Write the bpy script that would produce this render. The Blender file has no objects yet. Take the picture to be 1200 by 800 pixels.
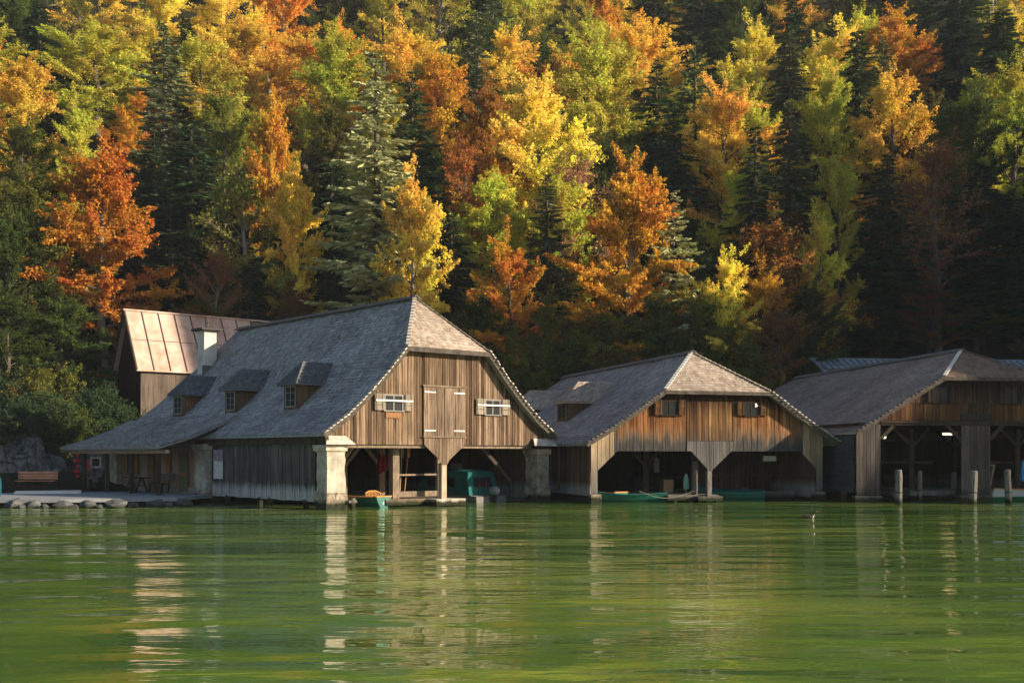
import bpy, math, random
from mathutils import Vector, Matrix, noise
R = math.radians
sc = bpy.context.scene
COL = sc.collection
rnd = random.Random(7)

# ------------------------------------------------------------------ helpers
class MB:
    """collects geometry; build() links it as ONE mesh object"""
    def __init__(s): s.v = []; s.f = []; s.m = []
    def poly(s, pts, mi=0):
        n = len(s.v); s.v += [tuple(p) for p in pts]; s.f.append(tuple(range(n, n+len(pts)))); s.m.append(mi)
    def box(s, c, d, rz=0.0, mi=0, M=None):
        x, y, z = d[0]/2, d[1]/2, d[2]/2
        P = [Vector((i*x, j*y, k*z)) for k in (-1, 1) for j in (-1, 1) for i in (-1, 1)]
        if rz:
            Q = Matrix.Rotation(rz, 3, 'Z'); P = [Q @ p for p in P]
        if M is not None: P = [M @ p for p in P]
        P = [p+Vector(c) for p in P]
        n = len(s.v); s.v += [tuple(p) for p in P]
        for f in ((0,2,3,1),(4,5,7,6),(0,1,5,4),(2,6,7,3),(0,4,6,2),(1,3,7,5)):
            s.f.append(tuple(n+i for i in f)); s.m.append(mi)
    def b2(s, p, q, mi=0):
        s.box([(a+b)/2 for a, b in zip(p, q)], [abs(b-a) for a, b in zip(p, q)], mi=mi)
    def beam(s, p, q, w, h, up=(0,0,1), mi=0):
        p = Vector(p); q = Vector(q); d = q-p; L = d.length; d.normalize()
        u = Vector(up)
        if abs(d.dot(u)) > .98: u = Vector((1,0,0))
        r = d.cross(u).normalized(); u = r.cross(d)
        M = Matrix((r, d, u)).transposed()
        s.box((p+q)/2, (w, L, h), M=M, mi=mi)
    def tube(s, pts, rad, n=8, cap=True, mi=0):
        pts = [Vector(p) for p in pts]; rings = []
        for i, p in enumerate(pts):
            d = (pts[min(i+1, len(pts)-1)]-pts[max(i-1, 0)]).normalized()
            a = Vector((0,0,1)) if abs(d.z) < .95 else Vector((1,0,0))
            r = d.cross(a).normalized(); u = r.cross(d)
            k = rad[i] if isinstance(rad, (list, tuple)) else rad
            st = len(s.v)
            for j in range(n):
                t = 2*math.pi*j/n
                s.v.append(tuple(p+r*math.cos(t)*k+u*math.sin(t)*k))
            rings.append(st)
        for a, b in zip(rings, rings[1:]):
            for j in range(n):
                s.f.append((a+j, a+(j+1) % n, b+(j+1) % n, b+j)); s.m.append(mi)
        if cap:
            s.f.append(tuple(rings[0]+j for j in range(n))[::-1]); s.m.append(mi)
            s.f.append(tuple(rings[-1]+j for j in range(n))); s.m.append(mi)
    def prism(s, pts, off, mi=0):
        """polygon pts extruded by vector off"""
        o = Vector(off); n = len(pts); st = len(s.v)
        s.v += [tuple(p) for p in pts]+[tuple(Vector(p)+o) for p in pts]
        s.f.append(tuple(range(st, st+n))); s.f.append(tuple(range(st+2*n-1, st+n-1, -1))); s.m += [mi, mi]
        for i in range(n):
            j = (i+1) % n
            s.f.append((st+i, st+n+i, st+n+j, st+j)); s.m.append(mi)
    def loft(s, rings, close=True, mi=0):
        st = []
        for r in rings:
            st.append(len(s.v)); s.v += [tuple(p) for p in r]
        n = len(rings[0])
        for a, b in zip(st, st[1:]):
            for j in range(n if close else n-1):
                s.f.append((a+j, a+(j+1) % n, b+(j+1) % n, b+j)); s.m.append(mi)
        return st
    def build(s, name, mat, parent=None, smooth=False, loc=None, fixn=True):
        me = bpy.data.meshes.new(name); me.from_pydata(s.v, [], s.f)
        mats = mat if isinstance(mat, (list, tuple)) else [mat]
        for m in mats: me.materials.append(m)
        if len(mats) > 1: me.polygons.foreach_set('material_index', s.m)
        if smooth: me.polygons.foreach_set('use_smooth', [True]*len(me.polygons))
        me.update()
        if fixn:
            import bmesh
            b = bmesh.new(); b.from_mesh(me); bmesh.ops.recalc_face_normals(b, faces=b.faces); b.to_mesh(me); b.free()
        o = bpy.data.objects.new(name, me); COL.objects.link(o)
        if parent is not None: o.parent = parent
        if loc is not None: o.location = loc
        return o

def tag(o, label=None, cat=None, group=None, kind=None):
    if label: o['label'] = label
    if cat: o['category'] = cat
    if group: o['group'] = group
    if kind: o['kind'] = kind
    return o
def thing(name, label, cat, loc=(0,0,0), rz=0.0, group=None):
    o = bpy.data.objects.new(name, None); COL.objects.link(o)
    o.empty_display_size = .2
    o.location = loc; o.rotation_euler = (0, 0, rz)
    return tag(o, label, cat, group)

F, YH, HC = 1325.0, 533.0, 2.2
def at(px, Y, py=None):
    """point at distance Y seen at photo column px (row py)"""
    return Vector(((px-600)/F*Y, Y, 0 if py is None else HC+(YH-py)*Y/F))

# ------------------------------------------------------------------ materials
def newmat(name):
    m = bpy.data.materials.new(name); m.use_nodes = True
    nt = m.node_tree; nt.nodes.clear()
    return m, nt
def nd(nt, t, **kw):
    n = nt.nodes.new(t)
    for k, v in kw.items():
        if k in n.inputs: n.inputs[k].default_value = v
        else: setattr(n, k, v)
    return n
def lk(nt, a, b): nt.links.new(a, b)
def ramp(nt, stops, interp='LINEAR'):
    r = nt.nodes.new('ShaderNodeValToRGB'); r.color_ramp.interpolation = interp
    e = r.color_ramp.elements
    while len(e) < len(stops): e.new(.5)
    for i, (p, c) in enumerate(stops):
        e[i].position = p; e[i].color = (c, c, c, 1) if isinstance(c, (int, float)) else (*c[:3], 1)
    return r
def out(nt, bsdf):
    o = nd(nt, 'ShaderNodeOutputMaterial'); lk(nt, bsdf, o.inputs['Surface']); return o
def coords(nt, scale=(1,1,1), loc=(0,0,0)):
    tc = nd(nt, 'ShaderNodeTexCoord'); mp = nd(nt, 'ShaderNodeMapping')
    mp.inputs['Scale'].default_value = scale; mp.inputs['Location'].default_value = loc
    lk(nt, tc.outputs['Object'], mp.inputs['Vector']); return mp.outputs['Vector']
def noise_tex(nt, vec, scale, detail=4, rough=.55, dist=0):
    n = nd(nt, 'ShaderNodeTexNoise'); n.inputs['Scale'].default_value = scale
    n.inputs['Detail'].default_value = detail; n.inputs['Roughness'].default_value = rough
    n.inputs['Distortion'].default_value = dist
    lk(nt, vec, n.inputs['Vector']); return n.outputs['Fac']
def mixc(nt, fac, a, b, mode='MIX'):
    m = nd(nt, 'ShaderNodeMix', data_type='RGBA', blend_type=mode)
    for sock, v in ((m.inputs[0], fac), (m.inputs[6], a), (m.inputs[7], b)):
        if hasattr(v, 'default_value') or hasattr(v, 'is_linked'): lk(nt, v, sock)
        elif isinstance(v, (int, float)) and sock.type == 'VALUE': sock.default_value = v
        else: sock.default_value = (*v[:3], 1) if not isinstance(v, (int, float)) else (v, v, v, 1)
    return m.outputs[2]
def maths(nt, op, a, b=None, clamp=False):
    m = nd(nt, 'ShaderNodeMath', operation=op); m.use_clamp = clamp
    for s, v in zip(m.inputs, (a, b)):
        if v is None: continue
        if isinstance(v, (int, float)): s.default_value = v
        else: lk(nt, v, s)
    return m.outputs[0]
def bump(nt, h, dist, strength=1.0):
    b = nd(nt, 'ShaderNodeBump'); b.inputs['Distance'].default_value = dist; b.inputs['Strength'].default_value = strength
    lk(nt, h, b.inputs['Height']); return b.outputs['Normal']
def principled(nt, col, rough=.8, normal=None, spec=.12, metal=0.0):
    p = nd(nt, 'ShaderNodeBsdfPrincipled')
    if isinstance(col, (tuple, list)): p.inputs['Base Color'].default_value = (*col[:3], 1)
    else: lk(nt, col, p.inputs['Base Color'])
    if isinstance(rough, (int, float)): p.inputs['Roughness'].default_value = rough
    else: lk(nt, rough, p.inputs['Roughness'])
    p.inputs['Specular IOR Level'].default_value = spec; p.inputs['Metallic'].default_value = metal
    if normal is not None: lk(nt, normal, p.inputs['Normal'])
    return p

def boards_mat(name, cols, along='z', stain=None, grain=.5, seed=0.0):
    """weathered boards: one tone per board (mesh island), streaks along the board.
    stain = (colour, z_full, z_none, noise_amount)"""
    m, nt = newmat(name)
    g = nd(nt, 'ShaderNodeNewGeometry')
    r = ramp(nt, [(i/(len(cols)-1), c) for i, c in enumerate(cols)]); lk(nt, g.outputs['Random Per Island'], r.inputs[0])
    sc_ = {'z': (14, 14, .7), 'x': (.7, 14, 14), 'y': (14, .7, 14)}[along]
    v = coords(nt, sc_, (seed, seed, seed))
    n1 = noise_tex(nt, v, 1.0, 6, .65)
    rr = ramp(nt, [(.30, 1-grain), (.48, 1.0), (.70, 1+grain*.7)]); lk(nt, n1, rr.inputs[0])
    c = mixc(nt, 1.0, r.outputs[0], rr.outputs[0], 'MULTIPLY')
    v2 = coords(nt, (.9, .9, .5), (seed+3, 0, 0)); n2 = noise_tex(nt, v2, 1.0, 5, .6)
    r2 = ramp(nt, [(.3, .62), (.7, 1.2)]); lk(nt, n2, r2.inputs[0])
    c = mixc(nt, 1.0, c, r2.outputs[0], 'MULTIPLY')
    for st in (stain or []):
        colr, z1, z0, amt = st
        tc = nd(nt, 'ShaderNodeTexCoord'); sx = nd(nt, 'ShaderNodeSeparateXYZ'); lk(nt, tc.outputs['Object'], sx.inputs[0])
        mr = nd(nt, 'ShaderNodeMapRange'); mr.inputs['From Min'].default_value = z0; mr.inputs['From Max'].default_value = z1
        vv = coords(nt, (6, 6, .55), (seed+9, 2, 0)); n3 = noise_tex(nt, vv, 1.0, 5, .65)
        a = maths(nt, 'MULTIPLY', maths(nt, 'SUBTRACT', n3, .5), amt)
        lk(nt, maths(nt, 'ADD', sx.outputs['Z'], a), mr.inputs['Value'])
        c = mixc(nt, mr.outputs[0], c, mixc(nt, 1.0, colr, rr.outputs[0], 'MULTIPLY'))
    p = principled(nt, c, .9, bump(nt, n1, .012, .8), .07)
    out(nt, p.outputs[0]); return m

def shingle_mat(name, cols, moss=None, warm=None):
    m, nt = newmat(name)
    g = nd(nt, 'ShaderNodeNewGeometry')
    r = ramp(nt, [(i/(len(cols)-1), c) for i, c in enumerate(cols)]); lk(nt, g.outputs['Random Per Island'], r.inputs[0])
    n1 = noise_tex(nt, coords(nt, (1,1,1)), 9.0, 4, .6)
    rr = ramp(nt, [(.3, .7), (.7, 1.2)]); lk(nt, n1, rr.inputs[0])
    c = mixc(nt, 1.0, r.outputs[0], rr.outputs[0], 'MULTIPLY')
    n2 = noise_tex(nt, coords(nt, (.35,.35,.35), (4, 1, 0)), 1.0, 6, .65)
    r2 = ramp(nt, [(.32, .72), (.5, .97), (.68, 1.18)]); lk(nt, n2, r2.inputs[0])
    n4 = noise_tex(nt, coords(nt, (2.2,2.2,2.2), (1, 6, 2)), 1.0, 5, .7); r4 = ramp(nt, [(.56, 1.0), (.68, .74)]); lk(nt, n4, r4.inputs[0])
    c = mixc(nt, 1.0, c, r4.outputs[0], 'MULTIPLY')
    c = mixc(nt, 1.0, c, r2.outputs[0], 'MULTIPLY')
    if moss:
        n3 = noise_tex(nt, coords(nt, (.6,.6,.6), (9, 5, 0)), 1.0, 6, .7)
        r3 = ramp(nt, [(.56, 0.0), (.7, .75)]); lk(nt, n3, r3.inputs[0])
        c = mixc(nt, r3.outputs[0], c, moss)
    p = principled(nt, c, .85, bump(nt, n1, .01, .6), .12)
    out(nt, p.outputs[0]); return m

def noisy_mat(name, a, b, scale=2.0, rough=.85, bd=.02, spec=.12, c3=None, stretch=(1,1,1), metal=0.0, lo=.35, hi=.65, wet=None):
    m, nt = newmat(name)
    v = coords(nt, stretch); n1 = noise_tex(nt, v, scale, 8, .65)
    r = ramp(nt, [(lo, a), (hi, b)]); lk(nt, n1, r.inputs[0]); c = r.outputs[0]
    if c3:
        n2 = noise_tex(nt, coords(nt, stretch, (5, 7, 3)), scale*.5, 6, .7)
        r2 = ramp(nt, [(.5, 0.0), (.68, 1.0)]); lk(nt, n2, r2.inputs[0]); c = mixc(nt, r2.outputs[0], c, c3)
    if wet is not None: c = mixc(nt, wetline(nt, wet), c, (.022,.026,.014))
    p = principled(nt, c, rough, bump(nt, n1, bd, .8) if bd else None, spec, metal)
    out(nt, p.outputs[0]); return m
def wetline(nt, z):
    tc = nd(nt, 'ShaderNodeTexCoord'); sx = nd(nt, 'ShaderNodeSeparateXYZ'); lk(nt, tc.outputs['Object'], sx.inputs[0])
    n_ = noise_tex(nt, coords(nt, (3, 3, 1.5)), 1.0, 4, .6)
    mr = nd(nt, 'ShaderNodeMapRange'); mr.inputs['From Min'].default_value = z+.16; mr.inputs['From Max'].default_value = z-.02
    lk(nt, maths(nt, 'ADD', sx.outputs['Z'], maths(nt, 'MULTIPLY', maths(nt, 'SUBTRACT', n_, .5), .3)), mr.inputs['Value']); return mr.outputs[0]
def plain(name, c, rough=.6, spec=.14):
    return noisy_mat(name, tuple(x*.8 for x in c), tuple(min(1, x*1.12) for x in c), 6.0, rough, 0, spec)
def emit_mat(name, c, s):
    m, nt = newmat(name); e = nd(nt, 'ShaderNodeEmission'); e.inputs[0].default_value = (*c, 1); e.inputs[1].default_value = s
    out(nt, e.outputs[0]); return m

def leaf_mat(name, transl=.4, hue=.05, rough=.6):
    m, nt = newmat(name)
    oi = nd(nt, 'ShaderNodeObjectInfo'); g = nd(nt, 'ShaderNodeNewGeometry')
    tc = coords(nt, (.16, .16, .16))
    addv = nd(nt, 'ShaderNodeVectorMath', operation='ADD'); lk(nt, tc, addv.inputs[0])
    comb = nd(nt, 'ShaderNodeCombineXYZ'); k = maths(nt, 'MULTIPLY', oi.outputs['Random'], 40.0)
    for i in range(3): lk(nt, k, comb.inputs[i])
    lk(nt, comb.outputs[0], addv.inputs[1])
    nz = noise_tex(nt, addv.outputs[0], 1.6, 3, .6)
    hs = nd(nt, 'ShaderNodeHueSaturation')
    h1 = maths(nt, 'MULTIPLY', maths(nt, 'SUBTRACT', nz, .5), oi.outputs['Alpha'])
    h2 = maths(nt, 'MULTIPLY', maths(nt, 'SUBTRACT', g.outputs['Random Per Island'], .5), hue)
    lk(nt, maths(nt, 'ADD', maths(nt, 'ADD', h1, h2), .5), hs.inputs['Hue'])
    rv = ramp(nt, [(0, .62), (1, 1.35)]); 
    fr = maths(nt, 'FRACT', maths(nt, 'MULTIPLY', g.outputs['Random Per Island'], 37.3)); lk(nt, fr, rv.inputs[0])
    lk(nt, rv.outputs[0], hs.inputs['Value']); lk(nt, oi.outputs['Color'], hs.inputs['Color'])
    d = nd(nt, 'ShaderNodeBsdfDiffuse'); t = nd(nt, 'ShaderNodeBsdfTranslucent')
    lk(nt, hs.outputs[0], d.inputs[0]); lk(nt, hs.outputs[0], t.inputs[0])
    mx = nd(nt, 'ShaderNodeMixShader'); mx.inputs[0].default_value = transl
    lk(nt, d.outputs[0], mx.inputs[1]); lk(nt, t.outputs[0], mx.inputs[2])
    out(nt, mx.outputs[0]); return m

M = {}
M['gable1'] = boards_mat('weathered grey brown boards', [(.065,.042,.029),(.20,.135,.089),(.10,.065,.043),(.275,.19,.128),(.15,.099,.065),(.055,.036,.025),(.225,.153,.102)], grain=.75,
                         stain=[((.42,.19,.07), 4.0, 2.4, 0.0)] and None)
M['door1'] = boards_mat('hatch boards', [(.12,.084,.06),(.21,.152,.11),(.155,.11,.078)], grain=.75, seed=5)
M['dark_side'] = boards_mat('blackened lakeside boards', [(.07,.064,.064),(.11,.098,.092),(.05,.048,.05),(.14,.125,.116)], grain=.7, seed=2,
                         stain=[((.36,.35,.34), .66, 1.0, .6)])
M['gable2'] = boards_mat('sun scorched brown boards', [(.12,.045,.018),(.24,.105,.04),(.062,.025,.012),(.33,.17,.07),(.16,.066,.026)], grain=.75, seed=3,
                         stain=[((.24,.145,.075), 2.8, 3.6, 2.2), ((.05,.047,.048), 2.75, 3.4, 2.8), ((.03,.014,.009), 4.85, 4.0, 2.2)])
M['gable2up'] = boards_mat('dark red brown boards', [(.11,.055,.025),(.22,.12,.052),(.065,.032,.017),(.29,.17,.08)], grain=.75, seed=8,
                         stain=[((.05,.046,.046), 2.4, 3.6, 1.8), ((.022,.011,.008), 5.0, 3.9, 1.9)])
M['pale2'] = boards_mat('pale corner boards', [(.33,.235,.15),(.40,.295,.195),(.28,.205,.135)], grain=.4, seed=4,
                         stain=[((.17,.15,.135), 1.0, 2.4, 1.0), ((.03,.03,.024), .25, .6, .5)])
M['grey2'] = boards_mat('grey weathered boards', [(.09,.082,.08),(.13,.12,.115),(.07,.066,.066)], grain=.6, seed=6)
M['side2'] = boards_mat('dark brown side boards', [(.09,.06,.045),(.13,.085,.06),(.07,.05,.04)], grain=.6, seed=7,
                         stain=[((.3,.29,.28), .6, 1.0, .4)])
M['gable3'] = boards_mat('red brown planks', [(.075,.034,.018),(.13,.066,.03),(.045,.022,.013),(.10,.047,.022)], grain=.75, seed=13)
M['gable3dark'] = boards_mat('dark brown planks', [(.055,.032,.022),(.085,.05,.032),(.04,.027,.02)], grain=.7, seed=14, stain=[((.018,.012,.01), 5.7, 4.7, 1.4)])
M['pier3'] = boards_mat('grey brown pier boards', [(.075,.062,.058),(.11,.09,.082),(.06,.05,.047)], grain=.6, seed=15, stain=[((.03,.03,.026), .3, .7, .5)])
M['lap3'] = boards_mat('tarred lap boards', [(.05,.055,.065),(.075,.08,.09),(.06,.065,.075)], along='y', grain=.5, seed=16)
M['porchwall'] = boards_mat('pinkish cover strip boards', [(.30,.22,.175),(.36,.265,.21),(.26,.195,.16)], grain=.4, seed=17)
M['shedwall'] = boards_mat('dim grey brown shed boards', [(.09,.07,.055),(.13,.10,.08),(.07,.055,.045)], grain=.5, seed=27)
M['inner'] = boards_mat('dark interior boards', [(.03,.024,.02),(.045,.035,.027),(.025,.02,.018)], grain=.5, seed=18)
M['beam'] = noisy_mat('old timber', (.12,.09,.065), (.26,.20,.145), 3.0, .9, .02, .07, stretch=(3,3,1), wet=.18)
M['beam_pale'] = noisy_mat('pale timber', (.30,.24,.17), (.46,.37,.27), 3.0, .9, .02, .07, stretch=(3,3,1))
M['beam_dark'] = noisy_mat('dark timber', (.032,.025,.02), (.07,.055,.042), 3.0, .9, .02, .07, wet=.18)
M['grey_timber'] = noisy_mat('silver grey timber', (.09,.08,.073), (.21,.19,.17), 4.0, .9, .03, .08, stretch=(4,4,.8), wet=.18)
M['deck_pale'] = noisy_mat('pale worn deck timber', (.45,.40,.33), (.66,.60,.51), 3.0, .9, .02, .07, wet=.18)
M['roof1'] = shingle_mat('grey wood shingles', [(.19,.19,.195),(.34,.333,.33),(.26,.255,.257),(.44,.425,.415),(.22,.22,.225)])
M['hip1'] = shingle_mat('pale brown wood shingles', [(.27,.21,.165),(.42,.345,.28),(.34,.27,.215),(.50,.42,.345)])
M['roof2'] = shingle_mat('brown grey wood shingles', [(.22,.205,.20),(.37,.345,.335),(.285,.265,.255),(.47,.44,.42),(.25,.235,.23)])
M['roof3'] = shingle_mat('brown wood shingles', [(.26,.20,.175),(.36,.285,.255),(.30,.235,.205),(.43,.345,.31)])
M['hip3'] = shingle_mat('dark brown hip shingles', [(.15,.105,.08),(.25,.18,.135),(.19,.14,.105)])
M['roof_dormer'] = shingle_mat('dark blue grey dormer shingles', [(.085,.09,.10),(.14,.145,.155),(.11,.115,.125),(.18,.185,.19)])
M['dormer_wall'] = boards_mat('brown dormer boards', [(.09,.052,.032),(.14,.085,.052),(.065,.04,.026)], grain=.6, seed=25)
M['trim'] = noisy_mat('pale roof edge wood', (.36,.31,.26), (.62,.55,.47), 6.0, .85, .01, .1)
M['trim_grey'] = noisy_mat('grey fascia wood', (.09,.08,.075), (.19,.17,.155), 5.0, .9, .02, .07)
M['fascia'] = noisy_mat('dark fascia wood', (.05,.042,.036), (.12,.10,.085), 5.0, .9, .02, .07)
M['white_trim'] = noisy_mat('white metal flashing', (.6,.57,.52), (.78,.74,.68), 5.0, .5, 0, .4)
M['plaster'] = noisy_mat('flaking lime plaster', (.28,.25,.20), (.52,.475,.40), 2.2, .9, .06, .2, c3=(.30,.25,.20))
M['masonry'] = noisy_mat('rough pillar masonry', (.20,.16,.12), (.42,.36,.28), 3.5, .9, .12, .2, c3=(.14,.115,.095), wet=.26)
M['stone'] = noisy_mat('grey limestone', (.045,.047,.05), (.14,.14,.14), 1.1, .9, .10, .25, c3=(.09,.095,.09), wet=.0)
M['wall_stone'] = noisy_mat('grey wall stone', (.16,.165,.175), (.30,.305,.315), 3.0, .9, .05, .1)
M['cliff'] = noisy_mat('cliff limestone', (.045,.05,.055), (.17,.172,.18), .7, .92, .2, .2, c3=(.06,.065,.055))
def cliff_mat():
    m, nt = newmat('cracked cliff limestone')
    v = coords(nt); n1 = noise_tex(nt, v, .8, 8, .7)
    vo = nd(nt, 'ShaderNodeTexVoronoi', feature='DISTANCE_TO_EDGE'); vo.inputs['Scale'].default_value = 1.3
    dv = nd(nt, 'ShaderNodeVectorMath', operation='ADD'); lk(nt, v, dv.inputs[0])
    nn_ = nd(nt, 'ShaderNodeTexNoise'); nn_.inputs['Scale'].default_value = .7; nn_.inputs['Detail'].default_value = 5; lk(nt, v, nn_.inputs['Vector'])
    lk(nt, nn_.outputs['Color'], dv.inputs[1]); lk(nt, dv.outputs[0], vo.inputs['Vector'])
    ck = ramp(nt, [(0, .45), (.05, 1.0)]); lk(nt, vo.outputs['Distance'], ck.inputs[0])
    r = ramp(nt, [(.35, (.06,.065,.07)), (.5, (.15,.153,.16)), (.66, (.27,.272,.28))]); lk(nt, n1, r.inputs[0])
    c = mixc(nt, ck.outputs[0], (.018,.02,.018), r.outputs[0])
    n2 = noise_tex(nt, coords(nt, loc=(3, 9, 1)), 1.6, 6, .7); g = ramp(nt, [(.55, 0.0), (.68, .8)]); lk(nt, n2, g.inputs[0])
    c = mixc(nt, g.outputs[0], c, (.03,.038,.014))
    h = maths(nt, 'ADD', maths(nt, 'MULTIPLY', ck.outputs[0], .5), n1)
    out(nt, principled(nt, c, .92, bump(nt, h, .35, 1.0), .2).outputs[0]); return m
M['cliff'] = cliff_mat()
M['chimney'] = noisy_mat('whitewashed chimney', (.42,.39,.35), (.62,.59,.54), 2.0, .9, .02, .07)
M['slate'] = plain('dark chimney slab', (.07,.065,.06), .8)
M['metal_roof'] = noisy_mat('weathered pale sheet metal', (.48,.30,.225), (.62,.44,.36), .9, .55, .01, .3, c3=(.36,.19,.13))
M['metal_seam'] = plain('dark seam', (.10,.07,.055), .6)
M['blue_metal'] = noisy_mat('blue grey sheet roof', (.16,.21,.26), (.25,.31,.37), 1.0, .5, 0, .4)
M['pane'] = plain('dark window glass', (.012,.015,.018), .3, .12)
M['frame_grey'] = plain('grey painted window frame', (.24,.225,.21), .7)
M['win_dark'] = plain('dark brown window wood', (.028,.019,.014), .8)
M['shutter'] = boards_mat('pale shutter boards', [(.24,.20,.155),(.31,.26,.205),(.20,.17,.135)], grain=.35, seed=21)
M['iron_white'] = plain('white painted iron', (.72,.7,.66), .5)
M['rust'] = plain('orange brown wood', (.27,.13,.06), .7)
M['teal'] = noisy_mat('teal boat paint', (.012,.105,.085), (.02,.16,.125), 2.0, .45, 0, .4)
M['teal_in'] = noisy_mat('boat inside', (.10,.08,.05), (.2,.15,.09), 3.0, .7, 0, .2)
M['teal_canvas'] = noisy_mat('teal canvas', (.006,.075,.075), (.010,.115,.112), 1.6, .8, .05, .2)
M['seatwood'] = plain('varnished orange wood', (.5,.23,.07), .45)
M['white'] = plain('white paint', (.7,.7,.69), .5)
def two_tone():
    m, nt = newmat('white paint over green bottom'); tc = nd(nt, 'ShaderNodeTexCoord'); sx = nd(nt, 'ShaderNodeSeparateXYZ'); lk(nt, tc.outputs['Object'], sx.inputs[0])
    c = mixc(nt, maths(nt, 'GREATER_THAN', sx.outputs['Z'], .2), (.02,.14,.06), (.55,.56,.58)); out(nt, principled(nt, c, .5).outputs[0]); return m
M['white_green'] = two_tone()
M['cowl_grey'] = plain('grey motor cowl', (.24,.25,.27), .45)
M['grey_plastic'] = plain('pale grey plastic', (.42,.43,.45), .45)
M['black'] = plain('black rubber', (.018,.018,.02), .6)
M['dark_metal'] = plain('dark metal', (.05,.05,.055), .5)
M['red'] = plain('red cloth', (.55,.03,.035), .8)
M['dark_red'] = plain('dark red cloth', (.16,.012,.018), .8)
M['pink'] = plain('pink cloth', (.6,.11,.17), .8)
M['bench'] = boards_mat('orange brown bench planks', [(.55,.26,.15),(.62,.31,.19)], along='x', grain=.3, seed=22)
M['quay'] = noisy_mat('grey quay planks', (.18,.19,.205), (.30,.31,.325), 2.0, .85, .02, .25, stretch=(.5,5,1))
M['quay_dark'] = plain('dark quay edge', (.025,.024,.024), .8)
M['sun_strip'] = noisy_mat('pale strip with painted sun', (.74,.66,.56), (.86,.8,.7), 2.0, .85, .02, .25)  # sunlight on the quay put into a pale warm colour
M['bark'] = noisy_mat('grey brown bark', (.05,.042,.035), (.15,.125,.10), 5.0, .95, .03, .1, stretch=(1,1,.3))
M['bark_pale'] = noisy_mat('pale bark', (.12,.105,.09), (.28,.25,.21), 5.0, .95, .03, .1, stretch=(1,1,.3))
M['leaf'] = leaf_mat('broad leaves', .42, .05)
M['needle'] = leaf_mat('conifer needles', .15, .03)
M['skin'] = plain('skin', (.55,.33,.24), .6)
M['cloth_dark'] = plain('dark jacket', (.11,.085,.095), .9)
M['trousers'] = plain('dark trousers', (.05,.05,.065), .9)
M['hair'] = plain('brown hair', (.05,.03,.018), .7)
M['poster_top'] = noisy_mat('poster picture', (.05,.16,.35), (.45,.42,.40), 4.0, .5, 0, .3, c3=(.5,.09,.07))
M['poster_low'] = plain('pale poster sheet', (.62,.61,.62), .5)
M['blue_tarp'] = plain('blue tarpaulin', (.05,.25,.5), .6)
M['mint'] = plain('mint green cloth', (.22,.42,.36), .8)
M['cardboard'] = plain('cardboard', (.32,.22,.12), .8)
M['rope'] = plain('pale rope', (.26,.24,.21), .9)
M['coat'] = plain('grey coat', (.16,.165,.18), .9)
M['lamp_warm'] = emit_mat('warm lamp tube', (1.0,.66,.30), 4.0)
M['lamp_bulb'] = emit_mat('warm lamp bulb', (1.0,.78,.45), 4.0)
M['duck_dark'] = plain('duck brown feathers', (.05,.04,.03), .8)
M['duck_pale'] = plain('duck pale feathers', (.6,.58,.54), .8)
M['teal_barrel'] = plain('teal barrel plastic', (.012,.075,.095), .6)

# ground
def ground_mat():
    m, nt = newmat('forest floor')
    n1 = noise_tex(nt, coords(nt), .5, 8, .7); n2 = noise_tex(nt, coords(nt, loc=(7,3,1)), 3.0, 8, .7)
    r1 = ramp(nt, [(.35, (.016,.018,.008)), (.5, (.028,.024,.012)), (.65, (.016,.026,.009))]); lk(nt, n1, r1.inputs[0])
    r2 = ramp(nt, [(.3, .5), (.7, 1.6)]); lk(nt, n2, r2.inputs[0])
    c = mixc(nt, 1.0, r1.outputs[0], r2.outputs[0], 'MULTIPLY')
    p = principled(nt, c, .95, bump(nt, n2, .25, .8), .1); out(nt, p.outputs[0]); return m
M['ground'] = ground_mat()
def water_mat():
    m, nt = newmat('green lake water')
    big = noise_tex(nt, coords(nt, (.055,.085,1)), 1.0, 5, .6)
    r = ramp(nt, [(.3, (.034,.090,.016)), (.5, (.098,.172,.029)), (.68, (.25,.31,.052))]); lk(nt, big, r.inputs[0])
    wa = noise_tex(nt, coords(nt, (.36, 1.05, 1)), 1.0, 3, .45, .3)
    wb = noise_tex(nt, coords(nt, (1.6, 4.2, 1), (3,1,0)), 1.0, 3, .55, .2)
    wc = noise_tex(nt, coords(nt, (.12, .3, 1), (1,8,0)), 1.0, 2, .5)
    amp = ramp(nt, [(.35, .28), (.65, 1.15)]); lk(nt, wc, amp.inputs[0])
    h = maths(nt, 'ADD', maths(nt, 'MULTIPLY', maths(nt, 'MULTIPLY', wa, .10), amp.outputs[0]), maths(nt, 'MULTIPLY', maths(nt, 'MULTIPLY', wb, .012), amp.outputs[0]))
    nrm = bump(nt, h, 1.0, 1.0)
    p = principled(nt, r.outputs[0], .03, nrm, .5); p.inputs['IOR'].default_value = 1.45
    out(nt, p.outputs[0]); return m
M['water'] = water_mat()

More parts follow.
